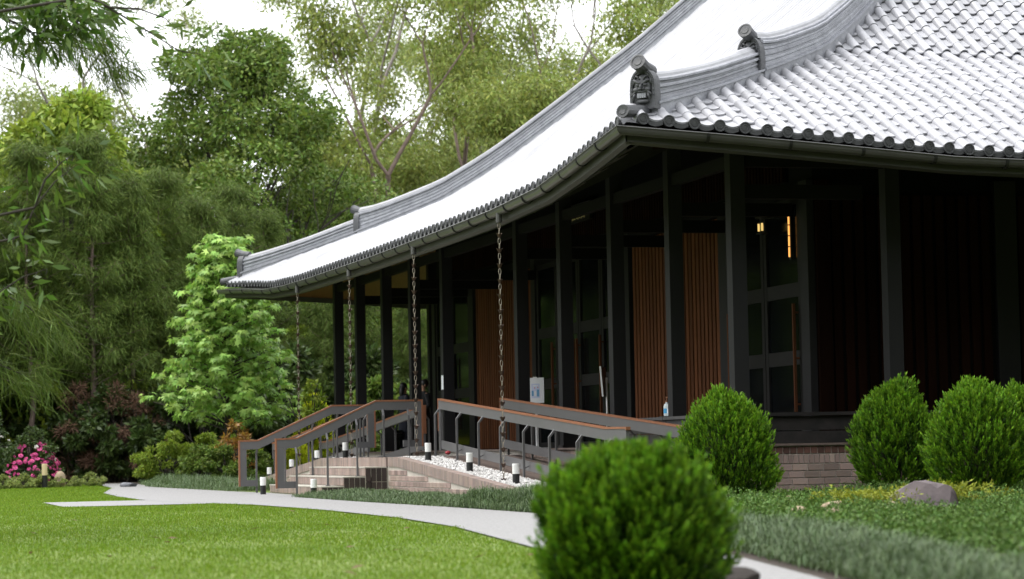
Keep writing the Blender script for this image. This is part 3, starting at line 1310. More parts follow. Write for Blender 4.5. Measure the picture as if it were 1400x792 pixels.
STAIR = thing('entrance_steps', 'three broad brick steps with pale treads and dark brick ends', 'steps', (-1.2, YM, GZ))
SB = (-1.2, YM, GZ)
Y0, Y1 = YM - 2.62, YM + 2.62
for k in range(3):
    xo = -.92 - .40 * k
    zt = 1.345 - .166 * k
    part('step', MB().box(xo + .02, -.40 - .40 * k, Y0, Y1, .6, zt - .02), 'mortar', STAIR, SB)
    part('tread', MB().box(xo - .005, -.525 - .40 * k, Y0 - .006, Y1 + .006, zt - .019, zt), 'tread', STAIR, SB)
    mb = MB()
    y = Y0
    while y < Y1 - .05:
        mb.box(xo, xo + .019, y + .003, y + .072, zt - .155, zt - .021)
        y += .0755
    o = part('riser_brick_row', mb, 'brick_isl', STAIR, SB)
    o['kind'] = 'stuff'
    for sgn, yy0 in ((-1, Y0), (1, Y1)):
        for j in range(4):
            xa = xo + .012 + .098 * j
            y_a, y_b = (yy0 - .014, yy0 - .001) if sgn < 0 else (yy0 + .001, yy0 + .014)
            part('brick', MB().box(xa, xa + .085, y_a, y_b, zt - .26, zt - .024), 'brick_dark', STAIR, SB)
            part('brick', MB().box(xa, xa + .085, y_a, y_b, zt - .40, zt - .275), 'brick_dark', STAIR, SB)

ME_KB = brick_mesh(.230, .088, .012)
ME_KB.materials.append(MATS['brick'])
for sgn in (-1, 1):
    nm = 'beside the near ramp' if sgn < 0 else 'beside the far ramp'
    K_ = thing('garden_kerb', 'sloping brick kerb wall holding white pebbles ' + nm, 'kerb', (-.45, YM + sgn * 8, GZ))
    kb = (-.45, YM + sgn * 8, GZ)
    a, b_ = YM + sgn * 2.66, YM + sgn * 13.2
    # backing wall
    V = []
    for yq in (a, YM + sgn * 3.35, b_):
        zt = kerb_z(yq) - .02
        V += [(-.505, yq, .55), (-.36, yq, .55), (-.36, yq, zt), (-.505, yq, zt)]
    F = []
    for i in range(2):
        for j in range(4):
            F.append((i * 4 + j, i * 4 + (j + 1) % 4, (i + 1) * 4 + (j + 1) % 4, (i + 1) * 4 + j))
    F += [(0, 1, 2, 3), (8, 11, 10, 9)]
    wl_ = part('kerb_wall', MB().add(V, F), 'mortar', K_, kb)
    # coping headers
    mb = MB()
    n = 0
    yq = min(a, b_)
    while yq < max(a, b_) - .07:
        zt = kerb_z(yq + .035) + random.gauss(0, .002)
        sl = -(kerb_z(yq + .072) - kerb_z(yq)) * 0
        z0, z1 = kerb_z(yq), kerb_z(yq + .070)
        V = [(-.522, yq, z0 - .17), (-.345, yq, z0 - .17), (-.345, yq + .070, z1 - .17), (-.522, yq + .070, z1 - .17), (-.522, yq, z0), (-.345, yq, z0), (-.345, yq + .070, z1), (-.522, yq + .070, z1)]
        mb.hexa(V)
        yq += .0765
    o = part('coping_brick_row', mb, 'brick_isl', K_, kb)
    o['kind'] = 'stuff'
    # face courses
    for r in range(6):
        z = .80 + .098 * r
        yq = min(a, b_) + (.12 if r % 2 else .0) + .12
        while yq < max(a, b_) - .12:
            if z + .09 < min(kerb_z(yq - .115), kerb_z(yq + .115)) - .175:
                br = link('brick', ME_KB, None, K_, (-.505 - kb[0], yq - kb[1], z - kb[2]))
                br.rotation_euler = (0, 0, -math.pi / 2)
            yq += .238
    # pebble bed
    V, F = [], []
    ya = np.linspace(a, b_, 40)
    for yq in ya:
        for xq in (-.343, .33):
            V.append((xq, yq, kerb_z(yq) - .03))
    for i in range(39):
        F.append((2 * i, 2 * i + 1, 2 * i + 3, 2 * i + 2))
    o = link('pebble_bed', MB().add(V, F).mesh('pebble_bed'), 'gravel_base')
    o['kind'] = 'structure'
    rng = np.random.default_rng(8 + sgn)
    N = 5200 if sgn < 0 else 2600
    py = rng.uniform(min(a, b_), max(a, b_), N)
    px = rng.uniform(-.335, .32, N)
    rr = rng.uniform(.012, .027, N)
    pz = np.array([kerb_z(v) for v in py]) - .028 + rr * .4 + rng.uniform(0, .02, N)
    # octahedron-ish pebbles with 6 verts / 8 faces
    ov = np.array([(1, 0, 0), (0, 1, 0), (-1, 0, 0), (0, -1, 0), (0, 0, .65), (0, 0, -.65)], float)
    ofc = np.array([(0, 1, 4), (1, 2, 4), (2, 3, 4), (3, 0, 4), (1, 0, 5), (2, 1, 5), (3, 2, 5), (0, 3, 5)])
    ang = rng.uniform(0, 6.28, N)
    ca, sa = np.cos(ang), np.sin(ang)
    B = ov[None] * rr[:, None, None] * np.stack([rng.uniform(.8, 1.4, N), rng.uniform(.7, 1.1, N), np.ones(N)], 1)[:, None, :]
    X = B[:, :, 0] * ca[:, None] - B[:, :, 1] * sa[:, None] + px[:, None]
    Y_ = B[:, :, 0] * sa[:, None] + B[:, :, 1] * ca[:, None] + py[:, None]
    Z = B[:, :, 2] + pz[:, None] + B[:, :, 0] * rng.uniform(-.4, .4, N)[:, None]
    VV = np.stack([X, Y_, Z], 2).reshape(-1, 3)
    FF = (ofc[None] + (np.arange(N) * 6)[:, None, None]).reshape(-1, 3)
    o = link('pebbles', raw_mesh('pebbles', VV, FF), 'pebble')
    tag(o, 'white pebbles in the drip bed ' + nm, 'pebbles', kind='stuff')
    # ramp
    RP = thing('ramp', 'timber decked access ramp ' + ('coming down towards the globe bushes' if sgn < 0 else 'going down beyond the steps'), 'ramp', (.95, YM + sgn * 8, GZ))
    rb = (.95, YM + sgn * 8, GZ)
    e0, e1 = YM + sgn * 3.31, YM + sgn * 13.0
    V = []
    for yq in (e0, e1):
        V += [(.34, yq, .5), (1.78, yq, .5), (1.78, yq, ramp_z(yq) - .03), (.34, yq, ramp_z(yq) - .03)]
    part('ramp_base', MB().add(V, [(0, 1, 2, 3), (7, 6, 5, 4), (0, 4, 5, 1), (1, 5, 6, 2), (2, 6, 7, 3), (3, 7, 4, 0)]), 'stone_dark', RP, rb)
    for j in range(12):
        x0 = .345 + .119 * j
        V = []
        for yq in (e0, e1):
            V += [(x0, yq, ramp_z(yq) - .028), (x0 + .108, yq, ramp_z(yq) - .028), (x0 + .108, yq, ramp_z(yq)), (x0, yq, ramp_z(yq))]
        part('plank', MB().add(V, [(0, 1, 2, 3), (7, 6, 5, 4), (0, 4, 5, 1), (1, 5, 6, 2), (2, 6, 7, 3), (3, 7, 4, 0)]), 'plank', RP, rb)


# ------------------------------------------------------------------ handrails
def handrail(label, axis, fixed, path, posts, ends, kick=None, side=-1):
    """path: list of (a, z_top); axis 'y' -> plane x=fixed. ends: tuple of (index, z_bottom, return_dir)"""
    def P(a, off, z):
        return (fixed + off, a, z) if axis == 'y' else (a, fixed + off, z)
    a_mid = path[len(path) // 2][0]
    base = P(a_mid, 0, GZ)
    T = thing('handrail', label, 'handrail', base, 'grey handrails with timber caps')
    D, H = .026, .155

    def strip(pts, t, zlo, zhi, m, name):
        V, F = [], []
        for a, z in pts:
            for o_, q in ((-t, zlo), (t, zlo), (t, zhi), (-t, zhi)):
                V.append(P(a, o_, z + q))
        for i in range(len(pts) - 1):
            for j in range(4):
                F.append((i * 4 + j, i * 4 + (j + 1) % 4, (i + 1) * 4 + (j + 1) % 4, (i + 1) * 4 + j))
        F += [(3, 2, 1, 0), tuple(range(4 * len(pts) - 4, 4 * len(pts)))]
        return part(name, MB().add(V, F), m, T, base)
    strip(path, D, -H - .03, -.031, 'rail_metal', 'rail_bar')
    strip(path, .034, -.03, 0, 'rail_wood', 'timber_cap')

    def bx(a0, a1, o0, o1, z0, z1):
        a0, a1 = min(a0, a1), max(a0, a1)
        return MB().box(fixed + o0, fixed + o1, a0, a1, z0, z1) if axis == 'y' else MB().box(a0, a1, fixed + o0, fixed + o1, z0, z1)
    for (i, zb, rd, ret) in ends:
        a, z = path[i]
        # vertical end frame inside the end, timber strip on its outer edge
        part('end_frame', bx(a, a + rd * .125, -D + .001, D - .001, zb, z - H - .031), 'rail_metal', T, base)
        part('end_timber', bx(a - rd * .001, a - rd * .030, -.034, .034, zb + (.0 if ret else .35), z), 'rail_wood', T, base)
        if ret:
            part('end_return', bx(a + rd * .126, a + rd * (.126 + ret), -D + .001, D - .001, zb, zb + .12), 'rail_metal', T, base)
    for a in posts:
        zr = float(np.interp(a, *zip(*sorted(path)))) - H - .03
        zg = posts_ground(axis, fixed, a)
        pts = [P(a, side * .10, zg - .05), P(a, side * .10, zr - .10), P(a, side * .01, zr + .01)]
        po = part('post', MB().tube(pts, .024, 4), 'rail_metal', T, base)
        part('foot', MB().lathe([(.045, 0), (.045, .012)], 10, c=P(a, side * .10, zg)), 'rail_metal', po, base)
    if kick:
        strip([(a, ramp_z(a) + .27) for a in kick], .014, -.15, 0, 'rail_metal', 'kick_rail')
        for a in posts:
            if min(kick) < a < max(kick):
                part('kick_bracket', MB().tube([P(a, side * .10, ramp_z(a) + .16), P(a, side * .02, ramp_z(a) + .20)], .010, 5), 'rail_metal', T, base)
    return T


def posts_ground(axis, fixed, a):
    if axis == 'y':
        return ramp_z(a) if a < YM - 3 or a > YM + 3 else 1.53
    if a > -.5:
        return 1.515
    for k in range(3):
        if a > -.92 - .4 * k:
            return 1.345 - .166 * k
    return GZ


for sgn in (-1, 1):
    w = 'near' if sgn < 0 else 'far'
    dY = lambda d: YM + sgn * d
    pp = [dY(2.99), dY(12.83), dY(13.8)]
    zz = [2.552, 1.905, 1.895]
    path = list(zip(pp, zz))
    posts = [dY(d) for d in (2.95 + .08, 4.59, 6.06, 7.44, 8.82, 10.27, 11.7, 13.1)]
    handrail('long handrail on the pebble side of the ramp ' + ('sloping towards the globe bushes' if sgn < 0 else 'sloping away beyond the steps'),
             'y', .39, path, posts, [(2, 1.50, -sgn, 0), (0, 1.62, sgn, 0)], kick=[dY(3.1), dY(12.83)], side=-1)
    handrail('long handrail on the wall side of the ramp ' + ('sloping towards the globe bushes' if sgn < 0 else 'sloping away beyond the steps'),
             'y', 1.55, path, posts, [(2, 1.50, -sgn, 0), (0, 1.62, sgn, 0)], kick=[dY(3.1), dY(12.83)], side=1)
for yq, lb in ((YM - 2.0, 'stair handrail with open frame end on the pebble bed side of the steps'), (YM + 2.0, 'stair handrail with open frame end on the bright green tree side of the steps')):
    handrail(lb, 'x', yq, [(.28, 2.56), (-.57, 2.56), (-2.05, 1.90), (-2.41, 1.89)], [.02, -.45, -.95, -1.5, -2.07],
             [(3, .99, 1, .22), (0, 1.70, -1, .22)], side=-1 if yq < YM else 1)


# ------------------------------------------------------------------ bollard lights, rain chains
def bollard(x, y, z, label, h=.33, r=.055, white='bol_white', group='black and white bollard lights'):
    b = thing('bollard_light', label, 'bollard', (x, y, z), group)
    o = link('post', MB().lathe([(r, -.1), (r, h * .52), (r * .96, h * .525)], 20).mesh('post'), 'bol_black', b)
    o = link('lens', MB().lathe([(r * .95, h * .526), (r * 1.02, h * .53), (r * 1.02, h * .97), (r * .94, h)], 20).mesh('lens'), white, b)
    return b


for y in (11.6, 8.75, 5.95, 3.35):
    bollard(-.16, y, kerb_z(y) - .03, 'white capped black bollard light among the pebbles beside the near ramp')
for y in (18.6, 21.5, 24.4, 27.2):
    bollard(-.16, y, kerb_z(y) - .03, 'white capped black bollard light among the pebbles beside the far ramp')
bollard(-1.92, 13.0, GZ - .02, 'white capped black bollard light in the mondo grass by the step ends')
bollard(-2.28, 16.1, GZ + .005, 'white capped black bollard light on the path at the foot of the steps')
bollard(-4.85, 32.4, gz(0, 33), 'cream shaded garden light on black post before the pink camellia', h=.60, r=.068, white='bol_cream', group='garden lights')
o = bpy.data.objects


def chain(y, top_z, bot_z, label):
    X = -.135
    c = thing('rain_chain', label, 'rain chain', (X, y, bot_z), 'copper rain chains')
    oo = part('outlet', MB().lathe([(.05, 0), (.05, .16)], 12, c=(X, y, top_z - .18)), 'gutter', c, (X, y, bot_z))
    z = top_z - .18
    i = 0
    while z > bot_z + .1:
        # link (long loop), then flower cup
        for j in range(2):
            l = link('link', ME_LINK[j % 2], None, c, (0, 0, z - .055 - bot_z))
            z -= .085
        cu_ = link('cup', ME_CUP, None, c, (0, 0, z - .02 - bot_z))
        cu_.rotation_euler = (random.gauss(0, .06), random.gauss(0, .06), random.uniform(0, 6))
        z -= .07
        i += 1
    return c


def loop_mesh(ax):
    pts = []
    for j in range(11):
        a = 2 * math.pi * j / 10
        w, h = .020 * math.cos(a), .052 * math.sin(a)
        pts.append((w, 0, h) if ax == 0 else (0, w, h))
    me = MB().tube(pts, .0058, 5, cap=False).mesh('link')
    me.materials.append(MATS['chain_link'])
    return me


ME_LINK = [loop_mesh(0), loop_mesh(1)]
cupmb = MB()
for j in range(6):
    a = 2 * math.pi * j / 6
    ca, sa = math.cos(a), math.sin(a)
    pr = [(.008, -.05, .010), (.024, -.02, .020), (.036, .008, .022), (.062, .026, .002)]
    V = []
    for r_, h_, w_ in pr:
        V += [(ca * r_ - sa * w_, sa * r_ + ca * w_, h_), (ca * r_ + sa * w_, sa * r_ - ca * w_, h_)]
    cupmb.add(V, [(0, 1, 3, 2), (2, 3, 5, 4), (4, 5, 7, 6)])
ME_CUP = cupmb.mesh('cup')
ME_CUP.materials.append(MATS['copper'])
for y, lb in ((6.75, 'rain chain of flower cups ending in the pebbles by the near ramp'), (12.55, 'rain chain of flower cups hanging at the near corner of the landing'),
              (18.1, 'rain chain of flower cups hanging at the far corner of the landing'), (23.6, 'rain chain of flower cups hanging beside the far ramp')):
    chain(y, rf(y, 0) - .15, kerb_z(y) - .02, lb)

# ------------------------------------------------------------------ small things on the veranda
P0 = (2.55, 14.1, DECK + .02)
ps = thing('poster_stand', 'white poster board on a slim white floor stand by the ramp rail', 'sign stand', P0)
part('foot', MB().box(2.40, 2.70, 13.9, 14.3, DECK + .021, DECK + .04), 'white_paint', ps, P0)
part('pole', MB().box(2.53, 2.57, 14.08, 14.12, DECK + .04, 2.60), 'white_paint', ps, P0)
ang = Matrix.Rotation(R(-52), 4, 'Z')
bd = MB().box(-.165, .165, -.012, .012, .0, .47)
pb = link('board', bd.mesh('board'), 'paper', ps, (-.03, -.04, 2.47 - P0[2]))
pb.rotation_euler = (0, 0, R(-28))
for (x0, x1, z0, z1, m) in ((-.075, .085, .09, .36, 'print_pale'), (-.07, -.03, .13, .23, 'print_blue'), (-.02, .02, .13, .22, 'paper'), (.03, .075, .12, .25, 'print_blue'), (-.02, 0.0, .27, .29, 'print_red'), (.04, .06, .28, .30, 'print_red'), (-.04, .05, .31, .33, 'paper')):
    e = .0135 if m == 'print_pale' else .0150
    link('print', MB().box(x0, x1, -e, -.0121, z0, z1).mesh('print'), m, pb)
link('clip', MB().box(-.04, .03, -.02, .02, .465, .485).mesh('clip'), 'white_paint', pb)

P0 = (2.7, 10.25, DECK + .02)
ps = thing('menu_stand', 'black framed notice board on a white pole, seen edge on by the doors', 'sign stand', P0)
part('foot', MB().lathe([(.16, .001), (.16, .02), (.03, .03)], 16, c=P0), 'black_paint', ps, P0)
part('pole', MB().lathe([(.018, .03), (.018, 1.2)], 10, c=P0), 'white_paint', ps, P0)
b = link('board', MB().box(-.22, .22, -.012, .012, 0, .50).mesh('board'), 'black_paint', ps, (-.03, 0, .88))
b.rotation_euler = (R(-4), 0, R(62))
link('edge', MB().box(-.235, -.221, -.014, .014, -.01, .51).mesh('edge'), 'white_paint', b)

P0 = (1.62, 4.55, 1.0)
P0 = (2.32, 5.0, DECK + .02)
P0 = (1.985, 5.12, DECK + .02)
tb = thing('sanitiser_stand', 'narrow black stand behind the low stone parapet', 'stand', (2.15, 5.25, DECK + .02))
part('stand_body', MB().box(2.02, 2.30, 5.08, 5.42, DECK + .021, 2.05).box(2.00, 2.32, 5.06, 5.44, 2.05, 2.075), 'black_paint', tb, (2.15, 5.25, DECK + .02))
for k, (yy_, xx_, cl) in enumerate(((5.33, 2.09, 'bottle_clear'), (5.20, 2.10, 'bottle_clear'))):
    sc_ = 1.35
    bt = thing('pump_bottle', 'clear pump bottle with %s on the black stand' % ('blue label' if k == 0 else 'plain pale label'), 'bottle', (xx_, yy_, 2.077))
    bt.scale = (sc_, sc_, sc_)
    link('bottle', MB().lathe([(.036, .001), (.038, .02), (.038, .11), (.03, .135), (.014, .145), (.014, .155)], 14).mesh('bottle'), cl, bt)
    link('label', MB().lathe([(.0385, .03), (.0385, .085)], 14).mesh('label'), 'bottle_blue' if k == 0 else 'paper', bt)
    link('pump', MB().lathe([(.016, .156), (.016, .175), (.006, .178), (.006, .205)], 10).box(-.008, .008, -.045, .012, .205, .218).mesh('pump'), 'white_paint' if k else 'rail_wood', bt)
# notice on column
nt = link('paper_notice', MB().box(0, .003, -.085, .085, 0, .29).mesh('paper_notice'), 'paper', None, (1.935, 18.86, 2.86))
tag(nt, 'white paper notice taped to a dark veranda column', 'notice')
# planter with folded umbrellas
pt = thing('umbrella_pot', 'dark green glazed pot on the veranda holding folded umbrellas', 'pot', (2.25, 24.9, DECK + .02))
link('pot', MB().lathe([(.15, .001), (.19, .1), (.22, .30), (.24, .46), (.25, .48), (.23, .48), (.2, .40)], 20).mesh('pot', True), 'pot_green', pt)
link('band', MB().lathe([(.236, .40), (.246, .405), (.246, .42), (.236, .425)], 20).mesh('band'), 'stone_grey', pt)
for j, (ax_, ay_) in enumerate(((-.12, .05), (.0, -.10), (.1, .06), (.05, .12), (-.08, -.1))):
    u = thing('folded_umbrella', 'folded %s umbrella leaning in the green pot' % ('grey', 'black', 'dark blue', 'pale grey', 'charcoal')[j], 'umbrella', (2.25 + ax_ * .6, 24.9 + ay_ * .6, DECK + .1))
    link('canopy', MB().tube([(0, 0, .05), (ax_ * .5, ay_ * .5, .35), (ax_ * 1.2, ay_ * 1.2, .75)], [.01, .03, .012], 8).mesh('canopy'), ('stone_grey', 'black_cloth', 'navy', 'rock_grey', 'stone_dark')[j], u)
    link('handle', MB().tube([(ax_ * 1.2, ay_ * 1.2, .75), (ax_ * 1.4, ay_ * 1.4, .90), (ax_ * 1.4 + .03, ay_ * 1.4, .93)], .010, 6).mesh('handle'), 'black_paint', u)
rc = link('red_cloth', MB().ellipsoid((0, 0, 0), (.05, .07, .035), 9, 6, .2, random.Random(4)).mesh('red_cloth'), 'red_cloth', None, (.85, 14.2, 1.575))
tag(rc, 'small folded red cloth lying on the landing floor', 'cloth')


# ------------------------------------------------------------------ people
def person(loc, rz, label, coat, dress, hgt, hair_long):
    h = hgt
    T = thing('person', label, 'person', loc)
    T.rotation_euler = (0, 0, rz)
    j = {'pel': (0, 0, .52, .115), 'wai': (0, .005, .62, .105), 'che': (0, .01, .74, .125), 'nec': (0, 0, .835, .045), 'hd0': (0, -.012, .875, .052), 'hd1': (0, -.008, .935, .066), 'hd2': (0, .004, .978, .045),
         'shL': (.10, .005, .795, .052), 'shR': (-.10, .005, .795, .052), 'elL': (.135, .02, .64, .036), 'elR': (-.135, .02, .64, .036), 'wrL': (.11, -.07, .53, .025), 'wrR': (-.11, -.07, .53, .025), 'haL': (.095, -.10, .50, .024), 'haR': (-.095, -.10, .50, .024),
         'hiL': (.055, 0, .49, .08), 'hiR': (-.055, 0, .49, .08), 'knL': (.06, -.01, .28, .048), 'knR': (-.06, -.01, .28, .048), 'anL': (.06, .01, .045, .03), 'anR': (-.06, .01, .045, .03), 'toL': (.065, -.075, .016, .024), 'toR': (-.065, -.075, .016, .024)}
    E_ = [('pel', 'wai'), ('wai', 'che'), ('che', 'nec'), ('nec', 'hd0'), ('hd0', 'hd1'), ('hd1', 'hd2'), ('che', 'shL'), ('che', 'shR'), ('shL', 'elL'), ('shR', 'elR'), ('elL', 'wrL'), ('elR', 'wrR'), ('wrL', 'haL'), ('wrR', 'haR'), ('pel', 'hiL'), ('pel', 'hiR'), ('hiL', 'knL'), ('hiR', 'knR'), ('knL', 'anL'), ('knR', 'anR'), ('anL', 'toL'), ('anR', 'toR')]
    ks = list(j)
    me = bpy.data.meshes.new('body')
    me.from_pydata([(j[k][0] * h, j[k][1] * h, j[k][2] * h) for k in ks], [(ks.index(a), ks.index(b)) for a, b in E_], [])
    o = link('body', me, 'skin', T)
    md = o.modifiers.new('Skin', 'SKIN')
    for i, k in enumerate(ks):
        sv = me.skin_vertices[0].data[i]
        sv.radius = (j[k][3] * h * .62, j[k][3] * h * .55)
        sv.use_root = (k == 'pel')
    sb = o.modifiers.new('Sub', 'SUBSURF')
    sb.levels = sb.render_levels = 2
    # clothing: dress as a flared shell, sleeves as tubes
    prof = [(.135, .04), (.13, .2), (.11, .42), (.10, .52), (.085, .62), (.095, .74), (.09, .80), (.045, .835)]
    cl = MB()
    V, F = [], []
    K = 16
    for r_, z_ in prof:
        for q in range(K):
            a = 2 * math.pi * q / K
            V.append((r_ * h * math.cos(a) * 1.12, r_ * h * math.sin(a) * .78, z_ * h))
    for i in range(len(prof) - 1):
        for q in range(K):
            F.append((i * K + q, i * K + (q + 1) % K, (i + 1) * K + (q + 1) % K, (i + 1) * K + q))
    cl.add(V, F)
    link('dress', cl.mesh('dress', True), dress, T)
    sl = MB()
    for sg in 'LR':
        sl.tube([tuple(c * h for c in j[k + sg][:3]) for k in ('sh', 'el', 'wr')], [.048 * h, .037 * h, .028 * h], 8)
    link('sleeves', sl.mesh('sleeves', True), coat, T)
    hr = MB()
    hr.ellipsoid((0, .014 * h, .945 * h), (.054 * h, .060 * h, .062 * h), 14, 9)
    if hair_long:
        hr.ellipsoid((0, .045 * h, .87 * h), (.05 * h, .035 * h, .085 * h), 12, 8)
    link('hair', hr.mesh('hair', True), 'hair', T)
    fc = MB()
    fc.ellipsoid((0, -.058 * h, .915 * h), (.008 * h, .014 * h, .014 * h), 8, 6)
    for sg in (-1, 1):
        fc.ellipsoid((sg * .045 * h, .0, .915 * h), (.006 * h, .012 * h, .018 * h), 8, 6)
    link('nose_and_ears', fc.mesh('nose_and_ears', True), 'skin', T)
    return T


person((2.6, 25.1, DECK + .02), R(100), 'person with dark tied hair in a navy coat on the veranda, seen in profile', 'navy', 'navy', 1.56, True)
person((2.45, 22.6, DECK + .02), R(-80), 'person dressed in long black standing in shade on the veranda', 'black_cloth', 'black_cloth', 1.56, False)


# ------------------------------------------------------------------ vegetation helpers
def unit(a):
    return a / np.maximum(1e-9, np.linalg.norm(a, axis=-1, keepdims=True))


def leaf_cards(rng, C, D, l, w, lj=.35):
    """diamond leaves: centre-base C, direction D"""
    N = len(C)
    D = unit(D)
    L = l * (1 + rng.uniform(-lj, lj, N))[:, None]
    W = w * (1 + rng.uniform(-lj, lj, N))[:, None]
    Rv = unit(np.cross(D, rng.normal(size=(N, 3))))
    V = np.stack([C, C + D * L * .45 + Rv * W * .5, C + D * L, C + D * L * .45 - Rv * W * .5], 1).reshape(-1, 3)
    F = np.arange(N * 4).reshape(N, 4)
    return V, F


def grow(rng, p, d, L, r, lev, maxlev, wood, tips, spread=.6, nchild=(2, 4), up=.15, wig=.18, taper=.62, ls=.72):
    n = 4
    pts, rad = [p.copy()], [r]
    dd = d.copy()
    for i in range(n):
        dd = unit(dd + rng.normal(0, wig, 3) + np.array([0, 0, up]) * .3)
        p = p + dd * L / n
        pts.append(p.copy())
        rad.append(r * (1 - (1 - taper) * (i + 1) / n))
    wood.append((pts, rad))
    if lev >= maxlev:
        tips.append((pts[-1], dd, L))
        tips.append((pts[2], dd, L))
        return
    if lev >= maxlev - 1:
        tips.append((pts[-1], dd, L))
    k = rng.integers(nchild[0], nchild[1] + 1)
    base = rng.uniform(0, 6.28)
    for c in range(k):
        a = base + c * 2.4 + rng.uniform(-.4, .4)
        s = spread * rng.uniform(.6, 1.3)
        o1 = unit(np.cross(dd, [0.3, .2, 1.0] if abs(dd[2]) < .95 else [1.0, 0, 0]))
        o2 = np.cross(dd, o1)
        nd = unit(dd * math.cos(s) + (o1 * math.cos(a) + o2 * math.sin(a)) * math.sin(s) + np.array([0, 0, up]))
        st = pts[-1] if c < 2 else pts[rng.integers(2, 4)]
        grow(rng, np.array(st), nd, L * ls * rng.uniform(.75, 1.2), rad[-1] * (.85 if c == 0 else .65), lev + 1, maxlev, wood, tips, spread, nchild, up, wig, taper, ls)


def wood_mesh(name, wood, k=5, minr=.012):
    mb = MB()
    for pts, rad in wood:
        mb.tube([tuple(p) for p in pts], [max(minr, r) for r in rad], k, cap=False)
    return mb.mesh(name, True)


def tree_from(name, rng, wood, C, D, l, w, leafm, barkm, leafname='foliage'):
    wm = wood_mesh('trunk', wood)
    wm.materials.append(MATS[barkm])
    V, F = leaf_cards(rng, C, D, l, w)
    lm = raw_mesh(leafname, V, F)
    lm.materials.append(MATS[leafm])
    return wm, lm


def clump_points(rng, tips, per, rad, droop=.3, flat=.8):
    C, D = [], []
    for p, d, L in tips:
        n = int(per * rng.uniform(.5, 1.5))
        o = rng.normal(0, 1, (n, 3)) * rad * np.array([1, 1, flat])
        C.append(p + o)
        dd = unit(rng.normal(0, 1, (n, 3)) + np.array([0, 0, -droop * 2]) + unit(o) * .5)
        D.append(dd)
    return np.concatenate(C), np.concatenate(D)


def proto_euc(seed, H, leafm='euc', barkm='bark', fork=.35, per=26, rad=.65, maxlev=5):
    rng = np.random.default_rng(seed)
    wood, tips = [], []
    lean = np.array([rng.normal(0, .06), rng.normal(0, .06), 1])
    grow(rng, np.array([0, 0, -.3]), unit(lean), H * fork, H * .0125, 0, maxlev, wood, tips, spread=.52, nchild=(2, 3), up=.16, wig=.10, taper=.72, ls=.70)
    C, D = clump_points(rng, tips, per, rad, .6, .7)
    return tree_from('e', rng, wood, C, D, .22, .078, leafm, barkm)


def proto_dense(seed, H, W, leafm='dense', barkm='bark_dark', n=26000, l=.24, w=.11, low=.08, nblob=70):
    rng = np.random.default_rng(seed)
    wood, tips = [], []
    grow(rng, np.array([0, 0, -.3]), np.array([0, 0, 1.]), H * .34, H * .014, 0, 3, wood, tips, spread=.6, nchild=(3, 4), up=.12, wig=.1)
    # blobs on an uneven ellipsoid
    th = rng.uniform(0, 6.28, nblob)
    zz = rng.uniform(low, 1, nblob)
    prof = np.sin(np.clip((zz - low * .3) * 1.0, 0, 1) ** .75 * math.pi) ** .6 * (1.05 - .35 * zz)
    rr = W * prof * rng.uniform(.45, 1.05, nblob)
    B = np.stack([np.cos(th) * rr, np.sin(th) * rr, zz * H], 1)
    br = rng.uniform(.09, .19, nblob) * W
    wts = br ** 2
    idx = rng.choice(nblob, n, p=wts / wts.sum())
    o = unit(rng.normal(size=(n, 3))) * (rng.uniform(.35, 1, n) ** .5)[:, None]
    C = B[idx] + o * br[idx][:, None] * np.array([1.2, 1.2, .65])
    D = unit(o * .7 + rng.normal(0, .6, (n, 3)) + np.array([0, 0, -.25]))
    C[:, 2] = np.maximum(C[:, 2], .1)
    for b in B[::3]:
        p0 = np.array([0, 0, b[2] * .55])
        m = p0 * .5 + b * .5 + np.array([0, 0, .2])
        wood.append(([p0, m, b], [H * .006, H * .004, H * .0015]))
    return tree_from('d', rng, wood, C, D, l, w, leafm, barkm)


def proto_sheoak(seed, H, W, n=27000):
    rng = np.random.default_rng(seed)
    wood = []
    tr = []
    p = np.array([0, 0, -.3])
    for i in range(9):
        tr.append(p.copy())
        p = p + np.array([rng.normal(0, .05), rng.normal(0, .05), 1]) * (H + .3) / 8
    wood.append((tr, list(np.linspace(H * .011, .02, 9))))
    C, D = [], []
    nb = 95
    for b in range(nb):
        t = rng.uniform(.30, 1.0)
        q = np.array(tr[0]) + (np.array(tr[-1]) - np.array(tr[0])) * t
        a = rng.uniform(0, 6.28)
        R_ = W * (1.05 - t) ** .6 * rng.uniform(.5, 1.1) + .2
        e = q + np.array([math.cos(a) * R_, math.sin(a) * R_, R_ * rng.uniform(.1, .7)])
        m = (q + e) / 2 + np.array([0, 0, -.05])
        wood.append(([q, m, e], [.03 * (1.2 - t), .02, .007]))
        k = n // nb
        tt = rng.uniform(.25, 1.05, k)[:, None]
        C.append(q + (e - q) * tt + rng.normal(0, .16, (k, 3)))
        D.append(unit(np.array([math.cos(a), math.sin(a), 0]) * .5 + rng.normal(0, .4, (k, 3)) + np.array([0, 0, -.55])))
    return tree_from('s', rng, wood, np.concatenate(C), np.concatenate(D), .30, .019, 'sheoak', 'bark')


def plant_tree(protos, name, label, x, y, scale, rz, group, cat='tree', sz=1.0, crown='crown', z=None, stem='trunk'):
    wm, lm = protos
    zz = (gz(x, y) + .012 + max(0, y - 40) * .02 if y > 36.5 else gz(x, y)) if z is None else z
    T = thing(name, label, cat, (x, y, zz), group)
    T.rotation_euler = (0, 0, rz)
    T.scale = (scale, scale, scale * sz)
    link(stem, wm, None, T)
    link(crown, lm, None, T)
    return T


rp = random.Random(11)
